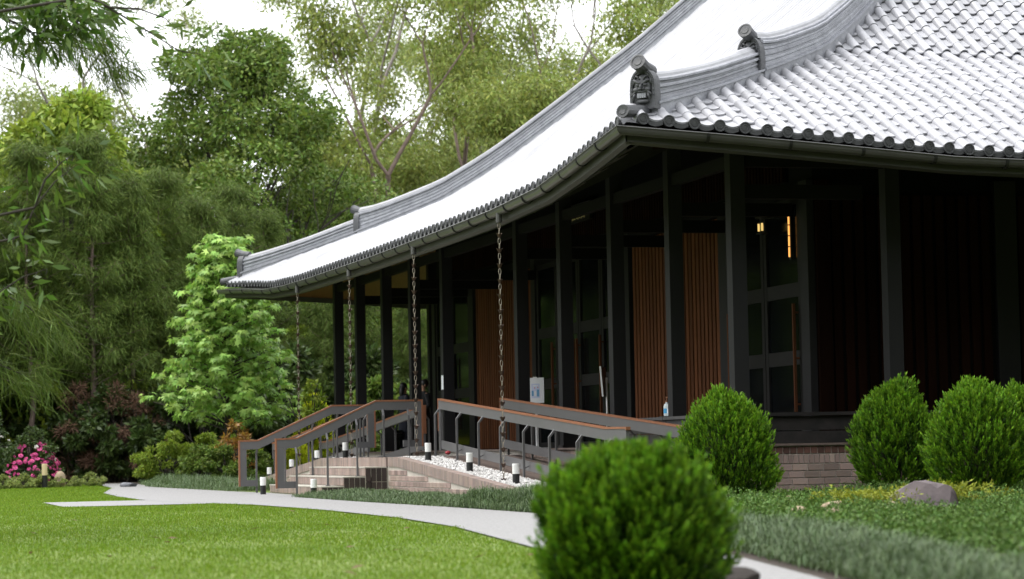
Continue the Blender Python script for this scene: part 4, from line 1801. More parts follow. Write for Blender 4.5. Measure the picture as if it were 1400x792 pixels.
# ---------------- forest prototypes
E1 = proto_euc(1, 20, 'euc', 'bark', .36, 150, .50)
E2 = proto_euc(2, 22, 'euc_pale', 'bark_pale', .40, 140, .50)
E3 = proto_euc(7, 18, 'euc', 'bark', .28, 150, .52)
D1 = proto_dense(3, 11, 4.6, n=85000, l=.14, w=.065, nblob=150)
D2 = proto_dense(4, 9, 3.6, 'dense', n=60000, l=.14, w=.062, nblob=130)
D3 = proto_dense(5, 8.5, 2.9, 'lime', n=18000, l=.22, w=.10)
S1 = proto_sheoak(6, 11, 1.9)
S2_ = proto_sheoak(9, 9, 1.6)
U1 = proto_dense(8, 3.4, 1.9, 'dark_leaf', n=9000, l=.24, w=.11, nblob=34)
U2 = proto_dense(10, 2.6, 1.6, 'dense', n=8000, l=.2, w=.09, nblob=30)
U3 = proto_dense(12, 4.4, 1.7, 'lime', n=9000, l=.2, w=.085, nblob=36)
P1 = proto_dense(14, 9.5, 3.4, 'euc_pale', n=40000, l=.16, w=.062, nblob=110, low=.2)
print('leaves', [len(t[1].polygons) for t in (E1, E2, E3)])

F_E = 'tall open eucalypt with bare forked limbs in the forest behind the hall'
for (p_, x, y, s, rz, lb, nm, gp) in [
    # x, y in metres
    (E1, 9.2, 62, .98, .3, 0, 0, 0), (E2, 12.0, 74, 1.05, 2.1, 1, 0, 0), (E3, 14.6, 63, 1.0, 4.0, 2, 0, 0), (E1, 17.8, 70, 1.08, 5.1, 0, 0, 0),
    (E2, 21.5, 80, 1.0, 1.2, 1, 0, 0), (E3, 24.5, 92, 1.12, .4, 2, 0, 0), (E1, 30.5, 104, 1.06, 3.3, 0, 0, 0), (E3, 36, 112, 1.05, 2.5, 2, 0, 0), (E2, 6.2, 88, 1.0, 4.4, 1, 0, 0),
    (E3, 10.5, 100, 1.08, 1.9, 2, 0, 0), (E1, 41, 122, 1.0, .9, 0, 0, 0), (E2, 27, 118, 1.0, 5.9, 1, 0, 0), (E3, 3.6, 112, .92, 3.7, 2, 0, 0), (E1, 47, 130, .95, 2.2, 0, 0, 0)]:
    lab = ('tall eucalypt with olive green crown in the forest', 'tall eucalypt with pale bark and thin grey green crown in the forest', 'low forking eucalypt with spreading olive crown in the forest')[lb]
    plant_tree(p_, 'eucalyptus_tree', lab, x, y, s, rz, 'eucalypts in the forest')
for (p_, x, y, s, rz) in [(D1, 3.1, 52, 1.3, .4), (D2, -1.6, 57, 1.1, 1.7), (D1, 7.4, 57, .92, 2.6), (D2, 12.2, 58, .85, 3.9), (D1, 16.8, 60, .8, 5.3), (D2, 21.5, 66, .85, .2), (D1, 27, 76, .95, 1.1),
                           (D2, -6.5, 64, 1.1, 2.2), (D1, 1.5, 78, 1.1, 4.8), (D2, 33, 90, 1.1, 3.1), (D1, 40, 102, 1.1, 5.9), (D1, -9.5, 74, 1.1, .9), (D2, 46, 114, 1.2, 2.0), (D1, 22.5, 98, 1.25, 3.6), (D2, 14, 84, 1.2, 4.5)]:
    plant_tree(p_, 'forest_tree', 'dense rounded tree with dark olive crown in the forest' if p_ is D1 else 'compact bushy tree with mid green crown in the forest', x, y, s, rz, 'dense trees in the forest')
for (p_, x, y, s, rz) in [(P1, 10.6, 52.5, .78, 1.0), (P1, 14.2, 54, .72, 3.0), (P1, 6.0, 50, .55, 5.0), (P1, 18.5, 57, .75, .5), (P1, 23.5, 62, .8, 2.2), (P1, 28.5, 68, .9, 4.1), (P1, 34.5, 80, 1.0, 1.4)]:
    plant_tree(p_, 'forest_tree', 'pale green spreading tree behind the hall roof', x, y, s, rz, 'pale trees behind the roof')
for (x, y, s, rz) in [(-3.0, 44.5, 1.3, .3), (-4.9, 48, 1.2, 2.2), (-1.0, 47, .95, 4.1)]:
    plant_tree(D3, 'forest_tree', 'bright lime green young tree at the forest edge', x, y, s, rz, 'lime green trees at the forest edge')
for i, (p_, x, y, s, rz) in enumerate([(S1, -2.6, 40.5, .88, .5), (S2_, -1.5, 41.5, .95, 1.9), (S1, -.6, 42.5, .80, 3.0), (S2_, .5, 43, .9, 4.2), (S1, 1.7, 44, .78, 5.5), (S1, -4.4, 41, .85, 2.7), (S2_, -5.6, 43, 1.0, .9), (S1, 3.2, 45, .72, 1.3), (S2_, 4.6, 44.5, .66, 3.3), (S1, 6.2, 46, .62, 2.0), (S2_, 7.6, 45.5, .62, 5.0), (S1, 9.4, 47, .6, .2), (S2_, 11.0, 47, .6, 1.8), (S1, -6.9, 42, .8, 3.8)]):
    plant_tree(p_, 'she_oak_tree', 'slender dull green she oak with fine drooping needles at the forest edge', x, y, s, rz, 'she oaks at the forest edge')
for i in range(46):
    y = rp.uniform(38.5, 47)
    t = rp.random()
    x = -8.5 + 26 * t
    p_ = (U1, U1, U2)[i % 3]
    plant_tree(p_, 'understory_shrub', 'dark leafy understory shrub at the foot of the forest' if p_ is U1 else 'mid green understory shrub at the foot of the forest', x, y + max(0, x) * .35, rp.uniform(.75, 1.15), rp.uniform(0, 6), 'understory shrubs', 'shrub', stem='stems', crown='foliage')
for (x, y, s, rz) in [(4.6, 47, 1.0, .2), (6.9, 48.5, .95, 1.2), (9.0, 50, 1.05, 2.6), (2.3, 46.5, .9, 4.0), (11.4, 51, 1.0, 5.1)]:
    plant_tree(U3, 'forest_tree', 'yellow green sapling thicket tree behind the bright green tree', x, y, s, rz, 'yellow green saplings')
# solid dark wood far behind so that no horizon shows through
rng = np.random.default_rng(77)
N = 60000
X = rng.uniform(-25, 95, N)
Yw = rng.uniform(118, 150, N) + np.clip(X - 40, 0, None) * .3
hgt = 12 + 3.5 * np.sin(X * .21) + 2.5 * np.sin(X * .57 + 1) + np.clip(X, 0, 60) * .10 - np.clip(8 - X, 0, 30) * .35
Zw = rng.uniform(0, 1, N) ** .7 * hgt + 1.5
C = np.stack([X, Yw, Zw + 2], 1)
V, F = leaf_cards(rng, C, rng.normal(size=(N, 3)) + np.array([0, 0, -.3]), .85, .45)
o = link('distant_wood', raw_mesh('distant_wood', V, F), 'dense')
tag(o, 'far wood closing the view behind the forest trees', 'wood', kind='stuff')

# forest continued unseen round the garden, added to block low sky light
for i in range(62):
    if i < 24:
        x, y = 13 + (i % 8) * 4.2 + rp.uniform(-1, 1), -9 - (i // 8) * 8 - rp.uniform(0, 4) - (i % 8) * .5
    elif i < 32:
        j = i - 24
        x, y = -36 - (j % 2) * 6 + rp.uniform(-1, 1), -34 + (j // 2) * 18 + rp.uniform(-2, 2)
    else:
        j = i - 32
        x, y = -26 + (j % 15) * 4.0 + rp.uniform(-1.2, 1.2), -41.5 - (j // 15) * 7 - rp.uniform(0, 2)
    p_ = (D1, D2, D1)[i % 3]
    plant_tree(p_, 'forest_tree', 'dense unseen forest tree added round the garden to block sky light', x, y, rp.uniform(1.2, 1.5) * (1.25 if i >= 32 else 1), rp.uniform(0, 6), 'unseen forest trees added round the garden')
for (x, y, s) in ((-11, 40, 1.2), (-14.5, 43, 1.3), (-18, 40, 1.2), (-21, 46, 1.3), (-12.5, 50, 1.4), (-16, 54, 1.4), (-24, 38, 1.3), (-27, 46, 1.4), (-10, 58, 1.3), (-20, 60, 1.5)):
    plant_tree(D1, 'forest_tree', 'dense unseen forest tree added round the garden to block sky light', x, y, s, rp.uniform(0, 6), 'unseen forest trees added round the garden')
# dead brown brush and thin trunks low at the forest edge
BR = proto_dense(21, 3.0, 1.1, 'brown_leaf', n=2600, l=.25, w=.03, nblob=24)
for (x, y, s) in ((-2.3, 39.6, .9), (-1.7, 39.2, .8), (-3.2, 40.2, .9), (2.2, 41.5, .7)):
    plant_tree(BR, 'dead_shrub', 'dead brown brush among the forest trunks', x, y, s, rp.uniform(0, 6), 'dead brush', 'shrub', stem='stems', crown='foliage')

# ---------------- bright green tree by the far corner (large lobed leaves)
rng = np.random.default_rng(31)
wood = []
TB = (-.05, 34.0)
zb = gz(*TB)
tr = [np.array([0, 0, -.2]), np.array([.03, 0, 1.5]), np.array([-.02, .03, 3]), np.array([.02, 0, 4.6]), np.array([.0, 0, 6.1])]
wood.append((tr, [.085, .075, .06, .04, .012]))
starC, starD, starN = [], [], []
for b in range(150):
    t = (b + rng.uniform(0, 1)) / 150
    zc = 1.72 + t * 4.55
    env = np.interp(zc, [1.3, 1.8, 2.6, 3.4, 4.2, 5.0, 5.8, 6.4], [1.5, 2.05, 1.95, 1.45, 1.35, 1.15, .8, .15])
    a = b * 2.4 + rng.uniform(-.4, .4)
    R_ = env * rng.uniform(.55, 1.02)
    q = np.array([0, 0, zc - .25 * R_])
    e = np.array([math.cos(a) * R_, math.sin(a) * R_, zc + rng.uniform(-.05, .15)])
    wood.append(([q, (q + e) / 2 + [0, 0, .06], e], [.022, .015, .005]))
    for cl in range(3):
        c = q + (e - q) * (1 - .27 * cl) + rng.normal(0, .06, 3)
        k = rng.integers(16, 26)
        dirs = unit(rng.normal(0, 1, (k, 3)) * [1, 1, .35] + np.array([math.cos(a), math.sin(a), 0]) * .5)
        starC.append(c + dirs * rng.uniform(.06, .24, k)[:, None] + [0, 0, .05])
        starD.append(unit(dirs * .6 + np.array([0, 0, -.85]) + rng.normal(0, .2, (k, 3))))
        starN.append(unit(dirs + np.array([0, 0, .8]) + rng.normal(0, .3, (k, 3))))
C, D, Nn = map(np.concatenate, (starC, starD, starN))
S_ = unit(np.cross(D, Nn))
lob = [(0, 0)]
outline = []
for k_ in range(5):
    an = math.radians(-100 + 50 * k_)
    ln = (.62, .9, 1.0, .9, .62)[k_]
    outline.append((math.sin(an) * ln, math.cos(an) * ln))
    if k_ < 4:
        an2 = an + math.radians(25)
        outline.append((math.sin(an2) * .38, math.cos(an2) * .38))
outline = np.array([(0, -.05)] + outline)          # fan from base
sz = rng.uniform(.10, .20, len(C))[:, None]
VV = np.stack([C + (S_ * u + D * v) * sz for u, v in outline] , 1)
n_o = len(outline)
VV = VV.reshape(-1, 3)
tri = np.array([(0, i, i + 1) for i in range(1, n_o - 1)])
FF = (tri[None] + (np.arange(len(C)) * n_o)[:, None, None]).reshape(-1, 3)
T = thing('bright_green_tree', 'young tree with bright green lobed leaves beside the far roof corner', 'tree', (TB[0], TB[1], zb))
wm = wood_mesh('trunk', wood, 6)
link('trunk', wm, 'bark_dark', T)
link('crown', raw_mesh('crown', VV, FF), 'maple', T)


# ---------------- clipped conifer globes
def conifer(seed, W, H, n, npl, l, leafm='thuja', pointed=.5, w=.010, lump=.10):
    rng = np.random.default_rng(seed)
    # surface points of an egg
    u = rng.uniform(0, 1, n)
    th = rng.uniform(0, 6.28, n)
    t = u ** .85
    prof = np.interp(t, [0, .08, .3, .5, .7, .85, .95, 1], [.62, .82, 1.0, .98, .84, .62, .36, .06]) if pointed > .3 else np.interp(t, [0, .1, .3, .5, .7, .85, .95, 1], [.72, .9, 1.0, .99, .90, .70, .44, .12])
    lumps = 1 + lump * (np.sin(th * 3 + t * 5 + seed) * .5 + np.sin(th * 5 - t * 9 + seed * 2) * .3 + np.sin(th * 9 + t * 17) * .25)
    rad = W / 2 * prof * lumps * np.where(rng.uniform(0, 1, n) < .4, rng.uniform(.66, .88, n), rng.uniform(.86, 1.03, n))
    P = np.stack([np.cos(th) * rad, np.sin(th) * rad, t * H * (1 - .10)], 1)
    nb_ = 46
    bc = unit(rng.normal(size=(nb_, 3)) + np.array([0, 0, .25]))
    ba = rng.uniform(-.09, .13, nb_)
    dv = unit((P - np.array([0, 0, H * .42])) / np.array([W / 2, W / 2, H * .5]))
    dt_ = dv @ bc.T
    bump_ = (np.exp((dt_ - 1) / .022) * ba[None, :]).sum(1) * lump / .10
    ctr = np.array([0, 0, H * .42])
    P = ctr + (P - ctr) * (1 + np.clip(bump_, -.16, .2))[:, None]
    P[:, 2] = np.maximum(P[:, 2], .01)
    outw = np.stack([np.cos(th), np.sin(th), np.zeros(n)], 1)
    upw = np.array([0, 0, 1.0])
    Dp = unit(outw * (1.0 - .75 * t)[:, None] * .75 + upw * (.75 + .4 * t)[:, None] + rng.normal(0, .16, (n, 3)))
    # plume: leaflets along the spray
    Lp = l * rng.uniform(.6, 1.35, n)
    k = npl
    s = np.linspace(0, 1, k)[None, :, None]
    base = P[:, None, :] + Dp[:, None, :] * (s * Lp[:, None, None])
    side = unit(np.cross(Dp, unit(rng.normal(size=(n, 3)))))
    nrm = np.cross(Dp, side)
    phi = rng.uniform(0, 6.28, (n, k, 1))
    wid = (np.sin(np.clip(s * 1.1 + .12, 0, 1) * math.pi) * .34 + .05)
    off = side[:, None, :] * np.cos(phi) + nrm[:, None, :] * np.sin(phi) * .6
    C = (base + off * wid * Lp[:, None, None] * .25).reshape(-1, 3)
    D = (Dp[:, None, :] * 1.0 + off * (.75 - .4 * s)).reshape(-1, 3)
    V, F = leaf_cards(rng, C, D, l * .30, w * 1.9, .3)
    lm = raw_mesh('foliage', V, F)
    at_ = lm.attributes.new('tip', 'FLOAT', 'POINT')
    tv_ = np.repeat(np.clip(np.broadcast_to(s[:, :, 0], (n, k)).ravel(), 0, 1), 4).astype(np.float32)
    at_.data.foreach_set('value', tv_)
    lm.materials.append(MATS[leafm])
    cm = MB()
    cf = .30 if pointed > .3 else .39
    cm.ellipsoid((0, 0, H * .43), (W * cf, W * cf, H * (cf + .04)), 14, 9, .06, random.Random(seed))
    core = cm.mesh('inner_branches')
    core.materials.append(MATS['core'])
    stem = MB().tube([(0, 0, -.1), (.01, 0, H * .3)], [.035, .03], 7)
    for j in range(7):
        a = j * .9
        stem.tube([(0, 0, .02), (math.cos(a) * W * .2, math.sin(a) * W * .2, .16), (math.cos(a) * W * .34, math.sin(a) * W * .34, H * .35)], [.014, .011, .006], 5)
    sm = stem.mesh('stem')
    sm.materials.append(MATS['bark'])
    return lm, core, sm


def globe(pr_, label, x, y, z, rz=0., s=1.0):
    T = thing('conifer_bush', label, 'bush', (x, y, z), 'clipped conifer bushes')
    T.rotation_euler = (0, 0, rz)
    T.scale = (s, s, s)
    link('foliage', pr_[0], None, T)
    link('inner_branches', pr_[1], None, T)
    link('stem', pr_[2], None, T)
    return T


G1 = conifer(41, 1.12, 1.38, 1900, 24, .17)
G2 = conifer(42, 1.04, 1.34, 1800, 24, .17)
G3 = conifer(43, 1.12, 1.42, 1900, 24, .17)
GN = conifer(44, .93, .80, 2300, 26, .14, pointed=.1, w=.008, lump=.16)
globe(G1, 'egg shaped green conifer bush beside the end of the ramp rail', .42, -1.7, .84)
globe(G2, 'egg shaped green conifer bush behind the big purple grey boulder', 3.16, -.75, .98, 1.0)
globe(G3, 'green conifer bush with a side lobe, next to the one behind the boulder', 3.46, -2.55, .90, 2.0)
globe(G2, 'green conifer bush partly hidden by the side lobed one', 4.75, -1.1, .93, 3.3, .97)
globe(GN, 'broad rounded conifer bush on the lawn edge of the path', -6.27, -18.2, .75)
# golden conifer and shrubs beyond the steps
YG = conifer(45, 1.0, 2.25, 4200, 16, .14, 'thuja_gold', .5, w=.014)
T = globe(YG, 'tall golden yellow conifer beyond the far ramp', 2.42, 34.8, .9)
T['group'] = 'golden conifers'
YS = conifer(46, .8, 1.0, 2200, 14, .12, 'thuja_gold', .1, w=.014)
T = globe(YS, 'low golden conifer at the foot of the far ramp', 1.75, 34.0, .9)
T['group'] = 'golden conifers'
HS = proto_dense(22, 1.25, .95, 'lime', n=7000, l=.09, w=.04, nblob=40, low=.05)
for (x, y, s, rz) in ((-1.3, 36.0, 1.05, .3), (-.3, 36.3, 1.0, 1.5), (.6, 36.0, .95, 2.9)):
    plant_tree(HS, 'garden_shrub', 'rounded light green garden shrub under the bright green tree', x, y, s, rz, 'light green garden shrubs', 'shrub', stem='stems', crown='foliage')
CR = proto_dense(23, 1.5, .5, 'gold_leaf', n=900, l=.13, w=.05, nblob=20, low=.3)
for (x, y, s, rz) in ((-.35, 30.6, 1.0, .2), (.1, 33.0, .9, 2.)):
    plant_tree(CR, 'croton_shrub', 'thin shrub with orange and yellow leaves beyond the far ramp', x, y, s, rz, 'orange leaved shrubs', 'shrub', stem='stems', crown='foliage')
HB = proto_dense(24, 1.0, .8, 'dense', n=6000, l=.10, w=.045, nblob=34, low=.05)
for (x, y, s, rz) in ((-.75, 30.0, .9, .2), (-1.0, 32.2, .95, 2.), (.15, 31.2, .8, 3.1), (3.3, 36.4, 1.2, 1.0), (4.4, 36.5, 1.3, 2.2), (6.0, 35.5, 1.4, .7)):
    plant_tree(HB, 'garden_shrub', 'low mid green garden shrub around the far end of the hall', x, y, s, rz, 'mid green garden shrubs', 'shrub', stem='stems', crown='foliage')
CRL = proto_dense(25, 2.6, .45, 'lime', n=420, l=.15, w=.07, nblob=16, low=.45)
plant_tree(CRL, 'slender_sapling', 'slender sapling with sparse yellow green leaves beside the golden conifer', 1.75, 31.6, 1.0, .5, None, 'sapling', stem='stems', crown='foliage', z=.9)

# ---------------- camellias, stone
CM = proto_dense(51, 2.0, 1.15, 'dark_leaf', n=9000, l=.11, w=.06, nblob=46, low=.05)
CW = proto_dense(52, 2.6, 1.5, 'dark_leaf', n=11000, l=.11, w=.06, nblob=50, low=.05)


def flowers(parent, seed, n, W, H, m, name):
    rg = random.Random(seed)
    fm = MB()
    for j in range(5):
        a = j * 1.256
        fm.ellipsoid((math.cos(a) * .035, math.sin(a) * .035, 0), (.045, .045, .018), 7, 4)
    fm.ellipsoid((0, 0, .015), (.03, .03, .03), 7, 4)
    me = fm.mesh(name)
    me.materials.append(MATS[m])
    for i in range(n):
        t = rg.uniform(.12, .98)
        a = rg.uniform(3.2, 6.6)
        r_ = W * math.sin(min(1, t + .12) ** .75 * math.pi) ** .6 * rg.uniform(.82, 1.08)
        o_ = link(name, me, None, parent, (math.cos(a) * r_, math.sin(a) * r_, t * H))
        o_.rotation_euler = (rg.uniform(.4, 1.6), 0, a + math.pi / 2 + rg.uniform(-.6, .6))
        s_ = rg.uniform(.7, 1.35)
        o_.scale = (s_, s_, s_)


T = plant_tree(CM, 'camellia_bush', 'camellia bush covered in bright pink flowers at the lawn edge', -5.05, 33.9, .72, .4, None, 'bush', stem='stems', crown='foliage')
flowers(T, 5, 150, 1.02, 1.95, 'petal', 'flower')
flowers(T, 6, 5, 1.05, 1.9, 'petal_white', 'white_flower')
T = plant_tree(CW, 'camellia_bush', 'tall dark camellia bush dotted with white flowers at the lawn edge', -6.3, 35.2, .78, 1.4, None, 'bush', stem='stems', crown='foliage')
flowers(T, 7, 26, 1.35, 2.5, 'petal_white', 'flower')
GC = proto_dense(53, .55, .6, 'euc_pale', n=1600, l=.10, w=.05, nblob=22, low=.05)
for i, (x, y) in enumerate(((-5.9, 31.9), (-5.4, 32.2), (-4.9, 32.6), (-4.45, 32.8), (-4.0, 33.2), (-3.55, 33.6), (-6.4, 31.6))):
    plant_tree(GC, 'edging_plant', 'low pale variegated edging plant before the camellias', x, y, rp.uniform(.45, .62), i * 1.1, 'pale edging plants', 'plant', stem='stems', crown='foliage')


def rock(name, label, x, y, z, r, seed, m, rz=0., cat='rock', group=None, cuts=7, cutd=(.55, .85)):
    rg = random.Random(seed)
    import bmesh
    bm = bmesh.new()
    bmesh.ops.create_icosphere(bm, subdivisions=3, radius=1)
    pl = []
    for i in range(cuts):
        v = Vector((rg.gauss(0, 1), rg.gauss(0, 1), rg.gauss(0, 1))).normalized()
        pl.append((v, rg.uniform(*cutd)))
    for v in bm.verts:
        for n_, d_ in pl:
            q = v.co.dot(n_)
            if q > d_:
                v.co -= n_ * (q - d_) * .93
        v.co *= 1 + rg.gauss(0, .010)
        v.co.x *= r[0]
        v.co.y *= r[1]
        v.co.z *= r[2]
    me = bpy.data.meshes.new(name)
    bm.to_mesh(me)
    bm.free()
    o_ = link(name, me, m, None, (x, y, z))
    o_.rotation_euler = (0, 0, rz)
    tag(o_, label, cat, group)
    return o_


rock('standing_stone', 'upright rounded tan stone on the lawn edge beside the camellia', -4.42, 32.9, gz(0, 33) + .17, (.15, .12, .25), 3, 'rock_tan', cuts=3)
rock('boulder', 'large angular purple grey boulder among the junipers', (.74), -6.75, .90, (.66, .48, .42), 23, 'rock', rz=-.5, cuts=12, cutd=(.38, .72))
for i, (x, y, r_, m) in enumerate(((.95, -.55, .10, 'rock_tan'), (1.2, -.35, .12, 'rock_grey'), (1.42, -.5, .08, 'rock_tan'), (1.75, -.3, .12, 'rock_tan'), (2.1, -.6, .10, 'rock'))):
    rock('garden_stone', ('small %s stone under the brick podium wall' % ('tan', 'grey', 'tan', 'tan', 'purple grey')[i]), x, y, float(bed_z(x, y)) + .05, (r_ * 1.3, r_, r_ * .8), 60 + i, m, group='stones by the podium wall')
for i, (x, y, r_) in enumerate(((-1.72, -10.3, .085), (-1.05, -8.6, .085), (-.6, -7.7, .06), (-.15, -8.0, .055), (-1.55, -9.0, .06), (.15, -4.5, .05))):
    rock('garden_stone', 'tan stone half buried among the junipers', x, y, float(bed_z(x, y)) + .17, (r_ * 1.35, r_, r_ * .9), 80 + i, 'rock_tan', group='stones among the junipers')
rock('mulch_rock', 'dark brown rock at the foot of the broad rounded bush', -5.50, -17.75, .80, (.20, .16, .10), 95, 'bark_dark')
rock('edge_rock', 'dark flat rock at the start of the far mondo border', -3.0, 30.6, .93, (.22, .16, .09), 97, 'rock_grey')

# ---------------- ground covers
def blades(rng, P, H, lean, w, seg=2):
    """arching two-segment blades"""
    N = len(P)
    az = rng.uniform(0, 6.28, N)
    d = np.stack([np.cos(az), np.sin(az), np.zeros(N)], 1)
    sd = np.stack([-np.sin(az), np.cos(az), np.zeros(N)], 1) * (w / 2)
    h = (np.broadcast_to(H, (N,)) * rng.uniform(.6, 1.25, N))[:, None]
    le = lean * rng.uniform(.3, 1.3, N)[:, None]
    up_ = np.array([0, 0, 1.0])
    m = P + up_ * h * .72 + d * h * le * .45
    t = P + up_ * h * (1.0 - .35 * le) + d * h * le * 1.25
    V = np.stack([P - sd, P + sd, m + sd * .8, m - sd * .8, t], 1).reshape(-1, 3)
    b = np.arange(N)[:, None] * 5
    T1 = np.concatenate([b + [[0, 1, 2]], b + [[0, 2, 3]], b + [[3, 2, 4]]], 1).reshape(-1, 3)
    return V, T1


def mondo(seed, left, right, n, H, label, wj=.12, zf=None):
    rng = np.random.default_rng(seed)
    y = rng.uniform(left[0][1], left[-1][1], n)
    xl = np.interp(y, [p[1] for p in left], [p[0] for p in left])
    xr = np.interp(y, [p[1] for p in right], [p[0] for p in right])
    u = rng.uniform(0, 1, n)
    x = xl + (xr - xl) * u + rng.normal(0, wj * .3, n)
    edge = np.minimum(u, 1 - u)
    dome = np.clip(edge / .22, .25, 1) ** .6
    lump = 1 + .22 * np.sin(x * 7 + y * 3.1) * np.sin(y * 5.3 + 1.3) + .12 * np.sin(y * 13 + x * 5)
    z = (ground(x, y) if zf is None else zf(x, y))
    P = np.stack([x, y, z + rng.uniform(0, .6, n) * H * dome * lump], 1)
    V, F = blades(rng, P, H * .5 * lump * dome + .03, 1.0, .0075)
    o_ = link('mondo_grass', raw_mesh('mondo_grass', V, F), 'mondo')
    tag(o_, label, 'ground cover', kind='stuff')
    return o_


mondo(61, [(-1.88, -1.7), (-1.98, 3.0)], [(-.62, -1.7), (-.62, 3.0)], 42000, .25, 'raised clump bed of grey green mondo grass by the path')
mondo(62, [(-2.0, 3.1), (-2.2, 7.5), (-2.33, 12.7)], [(-.6, 3.1), (-.6, 7.5), (-.6, 12.7)], 52000, .12, 'long border of grey green mondo grass below the kerb wall')
mondo(63, [(-6.3, -26), (-5.45, -21), (-4.52, -17), (-3.62, -12.5), (-2.22, -5.5), (-1.80, -2)], [(-5.5, -26), (-4.65, -21), (-3.75, -17), (-2.85, -12.5), (-1.5, -5.5), (-1.15, -2)], 120000, .20, 'thick mondo grass border between path and juniper bed', zf=lambda x, y: ground(x, y) + .02)
mondo(64, [(-2.2, 20.3), (-2.7, 29.5), (-1.9, 37)], [(-.7, 20.3), (-.9, 29.5), (.6, 37)], 30000, .24, 'far border of grey green mondo grass beyond the steps')
# junipers
rng = np.random.default_rng(71)
n = 24000
y = rng.uniform(-24, .2, n)
xl = np.interp(y, [-26, -21, -17, -12.5, -5.5, -2, .3], [-5.55, -4.7, -3.8, -2.9, -1.55, -1.2, -.9])
x = xl + (7.5 - xl) * rng.uniform(0, 1, n) ** 1.25
lump = .5 + .5 * np.sin(x * 2.3 + np.sin(y * 1.7) * 1.4) * np.sin(y * 2.1 + 1 + np.sin(x * 1.3)) + .3 * np.sin(x * 5.1 + y * 4.3)
hh = np.clip(.085 + .11 * lump, .03, .25) * np.clip(1.25 + (-y - 8) * .03, .75, 1.5)
kp = ((x - .62) / .62) ** 2 + ((y + 7.25) / .75) ** 2 > 1
x, y, hh = x[kp], y[kp], hh[kp]
n = len(x)
P = np.stack([x, y, bed_z(x, y) + hh * rng.uniform(.35, 1, n)], 1)
k = 14
ang = rng.uniform(0, 6.28, n)
Dp = unit(np.stack([np.cos(ang) * .9, np.sin(ang) * .9, rng.uniform(.0, .6, n)], 1))
C = (P[:, None, :] + Dp[:, None, :] * np.linspace(0, .12, k)[None, :, None] + rng.normal(0, .012, (n, k, 3))).reshape(-1, 3)
D = (Dp[:, None, :] * .7 + rng.normal(0, .6, (n, k, 3)) + np.array([0, 0, .2])).reshape(-1, 3)
V, F = leaf_cards(rng, C, D, .034, .016)
o = link('juniper_cover', raw_mesh('juniper_cover', V, F), 'juniper')
tag(o, 'spreading dark green juniper ground cover around the boulder', 'ground cover', kind='stuff')
# golden juniper near the boulder
n = 620
x = np.concatenate([rng.normal(.20, .14, n // 2), rng.normal(1.35, .30, n - n // 2)])
y = np.concatenate([rng.normal(-6.5, .40, n // 2), rng.normal(-5.9, .12, n - n // 2)])
k = 9
P = np.stack([x, y, bed_z(x, y) + rng.uniform(.05, .26, n) + np.where(x > .9, .04, 0)], 1)
ang = rng.uniform(0, 6.28, n)
Dp = unit(np.stack([np.cos(ang) * .9, np.sin(ang) * .9, rng.uniform(.0, .5, n)], 1))
C = (P[:, None, :] + Dp[:, None, :] * np.linspace(0, .12, k)[None, :, None] + rng.normal(0, .014, (n, k, 3))).reshape(-1, 3)
D = (Dp[:, None, :] + rng.normal(0, .5, (n, k, 3)) + np.array([0, 0, .25])).reshape(-1, 3)
V, F = leaf_cards(rng, C, D, .050, .018)
o = link('golden_juniper', raw_mesh('golden_juniper', V, F), 'juniper_gold')
tag(o, 'golden yellow low juniper behind and beside the boulder', 'ground cover', kind='stuff')
# lawn blades
rng = np.random.default_rng(81)
n = 620000
y = -22 + 60 * rng.uniform(0, 1, n) ** 1.7
x = rng.uniform(-12, -2.5, n)
pl_y = [p[1] for p in PL]
lim = np.interp(y, pl_y + [17.5, 22, 29, 38], [p[0] for p in PL] + [-4.85, -4.6, -3.6, -3.0])
edge = lim + .05 * np.sin(y * 3.1) + .04 * np.sin(y * 7.7)
keep = (x < edge) & ~((y > 9.15) & (y < 13.25) & (x > -6.68)) & ~((np.hypot(x + 6.22, y + 18.2) < .3))
x, y = x[keep], y[keep]
n = len(x)
az = rng.uniform(0, 6.28, n)
hb = .024 * rng.uniform(.5, 1.4, n) * (1 + .3 * np.sin(x * 2.2 + 1) * np.sin(y * 1.3))
le = rng.uniform(0, .9, n)
P = np.stack([x, y, ground(x, y)], 1)
sd = np.stack([-np.sin(az), np.cos(az), np.zeros(n)], 1) * .0028 * np.clip(1 + (y + 18) * .04, 1, 3)[:, None]
tp = P + np.stack([np.cos(az) * le * hb, np.sin(az) * le * hb, hb], 1)
V = np.stack([P - sd, P + sd, tp], 1).reshape(-1, 3)
F = np.arange(3 * n).reshape(n, 3)
o = link('grass', raw_mesh('grass', V, F), 'blade')
tag(o, 'short mown bright green lawn grass', 'grass', kind='stuff')
# a few fallen leaves on the lawn and path
fl_me = MB().add([(-.05, 0, 0), (0, .02, .008), (.06, 0, .004), (0, -.02, .006)], [(0, 1, 2, 3)]).mesh('fallen_leaf')
fl_me.materials.append(MATS['brown_leaf'])
rg = random.Random(9)
for i in range(26):
    y = rg.uniform(-17, 4)
    x = rg.uniform(-9.3 + max(0, y) * .15, float(np.interp(y, pl_y, [p[0] for p in PL])) - .1)
    o = link('fallen_leaf', fl_me, None, None, (x, y, gz(x, y) + .045))
    o.rotation_euler = (rg.uniform(-.3, .3), rg.uniform(-.3, .3), rg.uniform(0, 6))
    tag(o, 'dry brown leaf fallen on the lawn', 'leaf', 'fallen leaves on the lawn')


